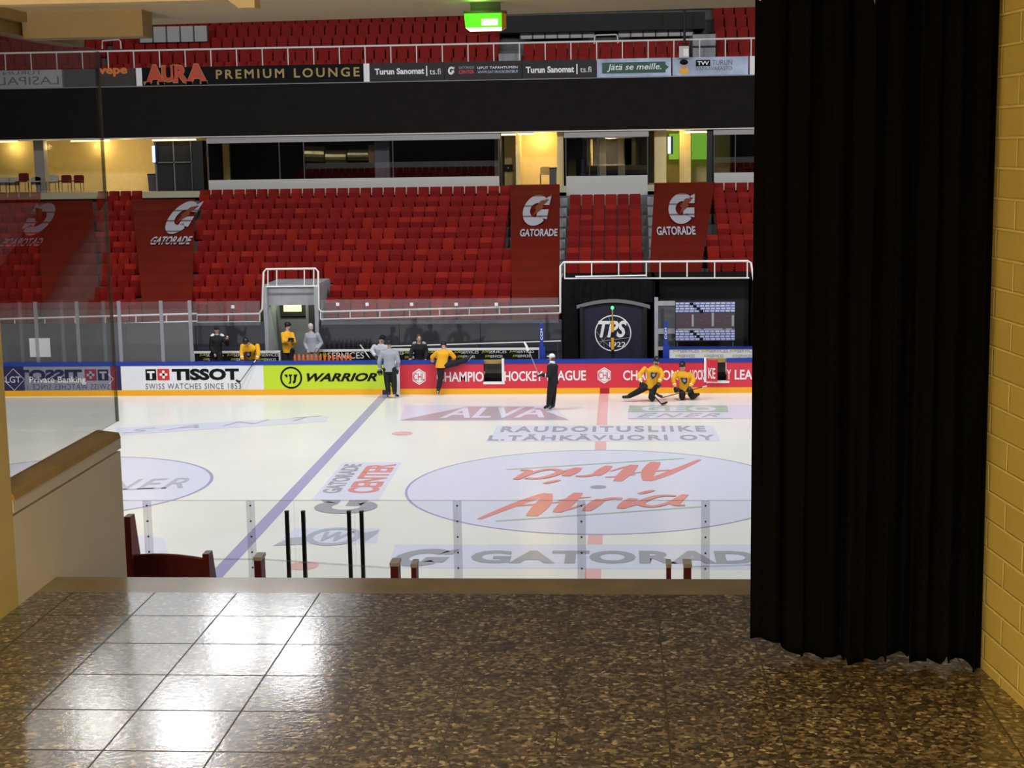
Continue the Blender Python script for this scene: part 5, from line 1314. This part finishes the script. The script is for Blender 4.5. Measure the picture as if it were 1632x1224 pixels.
def person(label, J, Yb, face=(0, -1, 0), top='jersey_yellow', legs='cloth_black', head='helmet', gloves=True, skates=True, boots=False, stripe=None, crest=False, hair='hair_brown', low=True, group='people at the rink', bulk=1.0, beard=False, topname='jersey', collar=None, org=None):
    """J: joints as (photo x, photo y, metres further away than Yb)"""
    P = {k: at(v[0], v[1], Y=Yb+(v[2] if len(v) > 2 else 0)) for k, v in J.items()}
    fd = V(face).normalized(); up = (P['head']-P['neck']).normalized()
    hs = (P['shR']-P['shL']).normalized(); sd = fd.cross(up).normalized(); fd2 = up.cross(sd)
    sp = (P['neck']-P['pelvis']).normalized(); tf = hs.cross(sp).normalized()   # torso depth axis
    if tf.dot(fd) < 0 and abs(tf.dot(fd)) > .3: tf = -tf
    k = bulk
    # body, one continuous surface
    b = MB()
    hd_ = P['head']; Rh = Matrix((sd, fd2, up)).transposed()
    b.ell(hd_, .074, .094, .118, 16, 11, Rh); b.ell(hd_-up*.065+fd2*.028, .052, .060, .056, 12, 8, Rh)       # skull, jaw
    b.cap(hd_+fd2*.088-up*.002, hd_+fd2*.108-up*.030, .010, .016, 8)                               # nose
    b.cap(hd_+fd2*.082-up*.068-sd*.018, hd_+fd2*.082-up*.068+sd*.018, .009, .009, 8)               # mouth
    b.cap(hd_+fd2*.080+up*.024-sd*.030, hd_+fd2*.080+up*.024+sd*.030, .012, .012, 8)               # brow
    for s_ in (-1, 1): b.ell(hd_+sd*s_*.076-up*.012-fd2*.008, .012, .022, .032, 8, 6, Rh)           # ears
    b.cap(hd_-up*.08, P['neck']-up*.03, .054, .062)
    w = P['shR']-P['shL']; ch = P['neck'].lerp(P['pelvis'], .32)
    hw = max(.15, w.length/2)
    def tor(g):
        return [(P['pelvis']-sp*.08, hs*.150*g*k, tf*.105*g*k), (P['pelvis'], hs*.170*g*k, tf*.118*g*k), (P['pelvis'].lerp(P['neck'], .35), hs*.155*g*k, tf*.11*g*k),
                (ch, hs*max(.17, hw*.92)*g*k, tf*.125*g*k), (P['neck']-sp*.15, hs*max(.16, hw*.90)*g*k, tf*.115*g*k), (P['neck']-sp*.06, hs*max(.11, hw*.58)*g*k, tf*.09*g*k), (P['neck']-sp*.01, hs*.075*g, tf*.07*g)]
    b.loft(tor(.9))
    for s_ in 'LR':
        b.cap(P['sh'+s_], P['el'+s_], .058, .045); b.cap(P['el'+s_], P['ha'+s_], .043, .030)
        dh = P['ha'+s_]-P['el'+s_]
        hand(b, P['ha'+s_], dh, V((0, 0, 1)) if abs(dh.normalized().z) < .8 else tf, 1.0, .9)
        if low:
            b.cap(P['hip'+s_], P['kn'+s_], .085, .058); b.cap(P['kn'+s_], P['an'+s_], .055, .040); b.cap(P['an'+s_], P['to'+s_], .038, .035)
    base = org or V((P['pelvis'].x, P['pelvis'].y, min(p.z for p in P.values())))
    o = remesh(b, 'person', 'skin', None, .012, 3, org=base); tag(o, label, 'person', group)
    for s_ in (-1, 1): obj('eye', MB().ell(hd_+fd2*.088+sd*s_*.031+up*.006, .011, .006, .007, 8, 6, Rh), 'eye', o)
    # upper garment
    g = MB(); g.loft([(P['pelvis']-sp*.13, hs*.19*k, tf*.145*k)]+tor(1.14)[1:])
    for s_ in 'LR':
        g.cap(P['sh'+s_]-sp*.02, P['el'+s_], .080*k, .072*k); g.cap(P['el'+s_], P['el'+s_].lerp(P['ha'+s_], .90), .074*k, .060*k)
    remesh(g, topname, top, o, .016, 4)
    if stripe:
        q = MB()
        for s_ in 'LR':
            a_ = P['sh'+s_].lerp(P['neck'], .25)+V((0, 0, .055)); q.cap(a_, P['sh'+s_]+V((0, 0, .05)), .055, .05)
        remesh(q, 'shoulder_panel', stripe, o, .016, 3)
    if collar:
        q = MB(); q.loft([(P['neck']-sp*.03, hs*.085, tf*.085), (P['neck']+sp*.05, hs*.078, tf*.078)]); q.cap(P['neck']-sp*.02+tf*.10, P['neck']-sp*.2+tf*.14, .03, .02); obj('collar', q, collar, o, smooth=True)
    if crest:
        c_ = P['pelvis'].lerp(P['neck'], .52)+tf*.185*k; u_ = sp
        q = MB().prism([c_+hs*x_*.10+u_*y_*.12 for x_, y_ in ((-1, .9), (0, .65), (1, .9), (.85, -.2), (0, -1), (-.85, -.2))], -tf*.03); obj('crest', q, 'navy', o)
        q = MB().disc(c_+tf*.004+u_*.02, hs*.05, u_*.05, 16); obj('crest_detail', q, 'header_grey', o)
    if low:
        t_ = MB(); t_.loft([(P['pelvis']-sp*.10, hs*.175*k, tf*.13*k), (P['pelvis']+sp*.08, hs*.175*k, tf*.12*k)])
        for s_ in 'LR':
            t_.cap(P['hip'+s_], P['kn'+s_], .122*k, .098*k); t_.cap(P['kn'+s_], P['kn'+s_].lerp(P['an'+s_], .88), .096*k, .078*k)
        remesh(t_, 'trousers', legs, o, .016, 4)
        for s_ in 'LR':
            a_, to = P['an'+s_], P['to'+s_]; dv = to-a_; u_ = (a_-P['kn'+s_]).normalized()
            sk_ = MB(); sk_.cap(a_-u_*.05, a_+u_*.03, .070, .062); heel = a_+u_*.04-dv*.25; sk_.cap(heel, to+u_*.0, .054, .048)
            s_o = remesh(sk_, 'skate' if skates else 'shoe', 'helmet_black', o, .014, 2)
            if skates:
                sl = u_ if u_.cross(dv.normalized()).length > .3 else V((0, 0, -1))
                sl = (sl-dv.normalized()*sl.dot(dv.normalized())).normalized()
                h0, h1 = heel+sl*.035, to+sl*.035
                bl = MB().bar(h0+sl*.025-dv*.05, h1+sl*.025+dv*.08, .012, .022, up=sl); bl.bar(h0, h0+sl*.03, .03, .03, up=dv); bl.bar(h1, h1+sl*.03, .03, .03, up=dv)
                obj('blade', bl, 'white', s_o)
    if gloves:
        for s_ in 'LR':
            gl = MB(); dh = (P['ha'+s_]-P['el'+s_]).normalized(); hand(gl, P['ha'+s_], dh, V((0, 0, 1)) if abs(dh.z) < .8 else tf, 1.12, .9, 1.7)
            gl.cap(P['ha'+s_]-dh*.09, P['ha'+s_]+dh*.02, .062, .050)
            go = remesh(gl, 'glove', 'helmet_black', o, .012, 2)
            obj('cuff', MB().tube([P['ha'+s_]-dh*.115, P['ha'+s_]-dh*.085], .066, 12), 'print_white', go)
    if head == 'helmet':
        h = MB(); h.ell(hd_+up*.045-fd2*.008, .098, .122, .098, 16, 10, Rh); h.cap(hd_+up*.065+fd2*.09-sd*.04, hd_+up*.065+fd2*.09+sd*.04, .03, .03)
        for s_ in (-1, 1): h.ell(hd_+sd*s_*.086-up*.01-fd2*.012, .018, .045, .055, 8, 6, Rh)
        ho = remesh(h, 'helmet', 'helmet_black', o, .012, 2)
        st_ = MB()
        for s_ in (-1, 1): st_.tube([hd_+sd*s_*.09-up*.03, hd_+sd*s_*.07-up*.09+fd2*.03, hd_-up*.135+fd2*.05], .006, 6)
        obj('chin_strap', st_, 'print_white', ho)
    elif head == 'cap':
        h = MB(); h.ell(hd_+up*.045-fd2*.004, .086, .105, .085, 16, 10, Rh); h.ell(hd_+up*.05+fd2*.125, .06, .055, .012, 12, 6, Rh)
        remesh(h, 'cap', hair, o, .012, 2)
        h = MB(); h.ell(hd_-fd2*.03-up*.02, .08, .078, .075, 14, 9, Rh); obj('hair', h, 'hair_brown', o, smooth=True)
    else:
        h = MB(); h.ell(hd_+up*.035-fd2*.022, .086, .098, .105, 16, 10, Rh); h.ell(hd_-fd2*.05-up*.035, .072, .055, .065, 12, 8, Rh); obj('hair', h, hair, o, smooth=True)
    if beard:
        h = MB(); h.ell(hd_-up*.085+fd2*.045, .056, .055, .042, 12, 8, Rh); obj('beard', h, 'hair_brown', o, smooth=True)
    return o, P
def z3(x, y): return (300+x/5.1, 470+y/5.1)
def zc(x, y): return (580+x/5.1, 470+y/5.1)
def zr(x, y): return (890+x/5.1, 470+y/5.1)
def jj(fn, d): return {k: (*fn(v[0], v[1]), *(v[2:] if len(v) > 2 else ())) for k, v in d.items()}
def stick(label, a, b_, tip, m='stick_dark', tape=None, group='hockey sticks'):
    o = empty('hockey_stick', V((b_.x, b_.y, b_.z)), label, 'hockey stick', group)
    obj('shaft', MB().bar(a, b_, .030, .022), m, o)
    dv = (tip-b_); up_ = (a-b_).normalized(); n_ = dv.cross(up_).normalized()*.006; hgt = up_-dv.normalized()*up_.dot(dv.normalized()); hgt = hgt.normalized()*.07
    bl = MB(); bl.prism([b_-hgt*.3, b_+dv*.55-hgt*.5, tip-hgt*.2, tip+hgt*.55, b_+dv*.5+hgt*.6, b_+hgt], n_*2); obj('blade', bl, tape or m, o)
    g_ = MB().bar(a, a.lerp(b_, .10), .034, .026); obj('grip', g_, 'print_white', o)
    return o

# grey skater standing with his back to us at the blue line
g0 = at(624, 633.5, Z=.03).y
person('person on skates in grey training jersey, back turned, at the end of the blue line', jj(zc, dict(head=(205, 393, -.03), neck=(206, 432), shL=(148, 462), shR=(262, 462), elL=(124, 540, .0), elR=(280, 540, .0), haL=(132, 612, .12), haR=(268, 605, .18), pelvis=(206, 590), hipL=(184, 605), hipR=(234, 605), knL=(190, 712, .05), knR=(246, 712, .05), anL=(200, 800), anR=(250, 795), toL=(198, 822, .16), toR=(258, 818, .16))), g0, face=(.1, 1, 0), top='jersey_grey', legs='cloth_black', stripe=None)
a = at(*zc(100, 570), Y=g0+.25); stick('dark stick held by the skater in grey jersey', at(*zc(128, 625), Y=g0+.15)+V((0, 0, .3)), at(*zc(262, 815), Y=g0+.25), at(*zc(285, 822), Y=g0+.2))
# yellow player stretching one leg on the boards
y0p = at(700, 629, Z=.03).y
person('person in yellow jersey stretching one leg up on the red boards', jj(zc, dict(head=(648, 412, .10), neck=(650, 440, .03), shL=(600, 462), shR=(700, 462), elL=(556, 505, .08), elR=(733, 505, .05), haL=(560, 545, .3), haR=(722, 540, .25), pelvis=(632, 560), hipL=(622, 578), hipR=(656, 572), knL=(622, 680), knR=(755, 553, .12), anL=(605, 770, -.03), anR=(838, 520, .2), toL=(603, 795, .14), toR=(868, 492, .22))), y0p, face=(.1, 1, -.1), top='jersey_yellow', stripe=None)
# coach in black on skates holding a stick up
cY = at(878, 652, Z=.03).y
co, cP = person('person in black suit and white cap on skates, holding a stick upright', jj(zc, dict(head=(1528, 510), neck=(1532, 552), shL=(1508, 580, -.12), shR=(1560, 580, .12), elL=(1505, 655, -.2), elR=(1540, 660, .12), haL=(1455, 652, -.15), haR=(1470, 650, .05), pelvis=(1538, 690), hipL=(1528, 705, -.09), hipR=(1540, 705, .09), knL=(1512, 800, -.1), knR=(1540, 800, .09), anL=(1500, 892, -.12), anR=(1535, 892, .08), toL=(1472, 915, -.16), toR=(1508, 917, .04))), cY, face=(-.9, .5, 0), top='cloth_black', legs='cloth_black', head='cap', hair='print_white', stripe=None, collar='print_white', topname='jacket')
stick('white taped stick held upright by the person in black suit', at(*zc(1425, 660), Y=cY-.1), at(*zc(1338, 450), Y=cY-.05), at(*zc(1302, 378), Y=cY-.05), tape='print_white', m='header_grey')
# two kneeling players
k1 = at(1037, 637.5, Z=.05).y
person('person in yellow jersey kneeling with one leg stretched out to the left', jj(zr, dict(head=(797, 533, -.05), neck=(790, 572), shL=(702, 596), shR=(826, 604), elL=(658, 650, -.1), elR=(846, 656, -.08), haL=(672, 712, -.25), haR=(815, 716, -.22), pelvis=(752, 725, .05), hipL=(722, 742, .05), hipR=(778, 742, .05), knL=(640, 790, -.02), knR=(755, 832, -.08), anL=(572, 824, .0), anR=(770, 842, .38), toL=(528, 830, -.02), toR=(775, 845, .55))), k1, face=(.15, -1, -.05), crest=True, beard=True)
stick('dark stick reaching down right from the kneeling player with stretched leg', at(*zr(660, 690), Y=k1-.3), at(*zr(842, 893), Z=.05), at(*zr(886, 872), Z=.08))
k2 = at(1096, 634.5, Z=.05).y
person('person in yellow jersey kneeling upright on both knees at the red boards', jj(zr, dict(head=(1007, 575, -.05), neck=(1010, 615), shL=(955, 634), shR=(1066, 640), elL=(932, 695, -.08), elR=(1100, 692, -.05), haL=(950, 752, -.2), haR=(1068, 752, -.22), pelvis=(1035, 770, .05), hipL=(1010, 780, .05), hipR=(1065, 780, .05), knL=(1005, 828, -.1), knR=(1088, 826, -.1), anL=(1012, 832, .32), anR=(1118, 815, .3), toL=(1012, 830, .48), toR=(1138, 808, .42))), k2, face=(-.1, -1, -.05), crest=True)
stick('dark stick lying low across from the player kneeling on both knees', at(*zr(1205, 740), Y=k2-.1), at(*zr(842, 835), Y=k2-.45), at(*zr(790, 802), Y=k2-.45))
# people behind the boards
def stand_low(d, x, y): # legs for those hidden behind the boards, standing on the bench floor
    return d
def behind(label, d, Yb, fn, **k):
    J_ = jj(fn, d)
    s = (F/(Yb-CAM.y))
    px, py = J_['pelvis'][0], J_['pelvis'][1]; fy = 612+0
    zf_ = at(px, py, Y=Yb).z
    foot = py+(zf_-.10)*s
    for s_, o_ in (('L', -.10), ('R', .10)):
        x = px+o_*s
        J_['hip'+s_] = (x, py+3, 0); J_['kn'+s_] = (x+.01*s, (py+foot)/2, -.04); J_['an'+s_] = (x, foot-1, .05); J_['to'+s_] = (x, foot+1.5, -.12)
    return person(label, J_, Yb, **k)
behind('person in black jacket with white shoulder stripe standing behind the left boards', dict(head=(232, 285), neck=(235, 322), shL=(192, 345, -.05), shR=(282, 345, .05), elL=(185, 425, -.05), elR=(318, 400, -.05), haL=(210, 475, -.15), haR=(318, 365, -.15), pelvis=(228, 470)), 15.25, z3, face=(.6, -.8, 0), top='cloth_black', head='cap', hair='cloth_black', gloves=False, skates=False, stripe='print_white', topname='jacket')
behind('person in yellow jersey bending forward over the white watch board', dict(head=(470, 378, -.25), neck=(490, 398, -.05), shL=(440, 412, 0), shR=(562, 410, 0), elL=(432, 480, -.1), elR=(572, 478, -.1), haL=(440, 528, -.2), haR=(556, 528, -.2), pelvis=(505, 535, .2)), 14.45, z3, face=(-.1, -.75, -.65), crest=True, skates=False)
stick('dark stick hanging over the white watch board from the bending player', at(*z3(548, 530), Y=13.92), at(*z3(418, 712), Y=13.80), at(*z3(386, 694), Y=13.80))
behind('person in yellow jersey and dark helmet standing before the lit entrance', dict(head=(808, 252), neck=(806, 292), shL=(770, 315, -.1), shR=(842, 315, .08), elL=(778, 385, -.2), elR=(862, 385, -.05), haL=(820, 362, -.3), haR=(842, 372, -.25), pelvis=(812, 440)), 15.3, z3, face=(.85, -.5, 0), skates=False)
behind('person with pale hair in grey jacket standing right of the lit entrance door', dict(head=(994, 262), neck=(998, 300), shL=(965, 322), shR=(1052, 320), elL=(950, 395, .05), elR=(1082, 392, .05), haL=(968, 445, -.1), haR=(1050, 440, -.1), pelvis=(1008, 435)), 15.55, z3, face=(-.5, .85, .1), top='jersey_grey', legs='trousers_grey', head='hair', hair='hair_grey', gloves=False, skates=False, topname='jacket')
behind('person in white and dark jersey sitting behind the boards left of the grey skater', dict(head=(148, 358), neck=(140, 395), shL=(85, 415), shR=(180, 418), elL=(62, 455, -.05), elR=(192, 470, -.05), haL=(95, 500, -.2), haR=(170, 505, -.2), pelvis=(135, 525, .1)), 15.1, zc, face=(.2, -1, 0), top='jersey_white', skates=False, stripe=None)
behind('person in black jacket with white stripes leaning on the blue board rail', dict(head=(447, 355), neck=(448, 392), shL=(405, 408), shR=(495, 408), elL=(385, 465, -.1), elR=(510, 465, .0), haL=(375, 512, -.25), haR=(500, 520, -.2), pelvis=(455, 530, .1)), 14.75, zc, face=(.3, -.95, .1), top='cloth_black', head='hair', hair='hair_brown', gloves=False, skates=False, stripe='jersey_grey', topname='jacket')
stick('short white stick end leaning on the bench left of the seated player', at(*zc(-30, 405), Y=15.6)+V((0, 0, 0)), at(*zc(40, 505), Y=15.4), at(*zc(50, 520), Y=15.4), m='white')
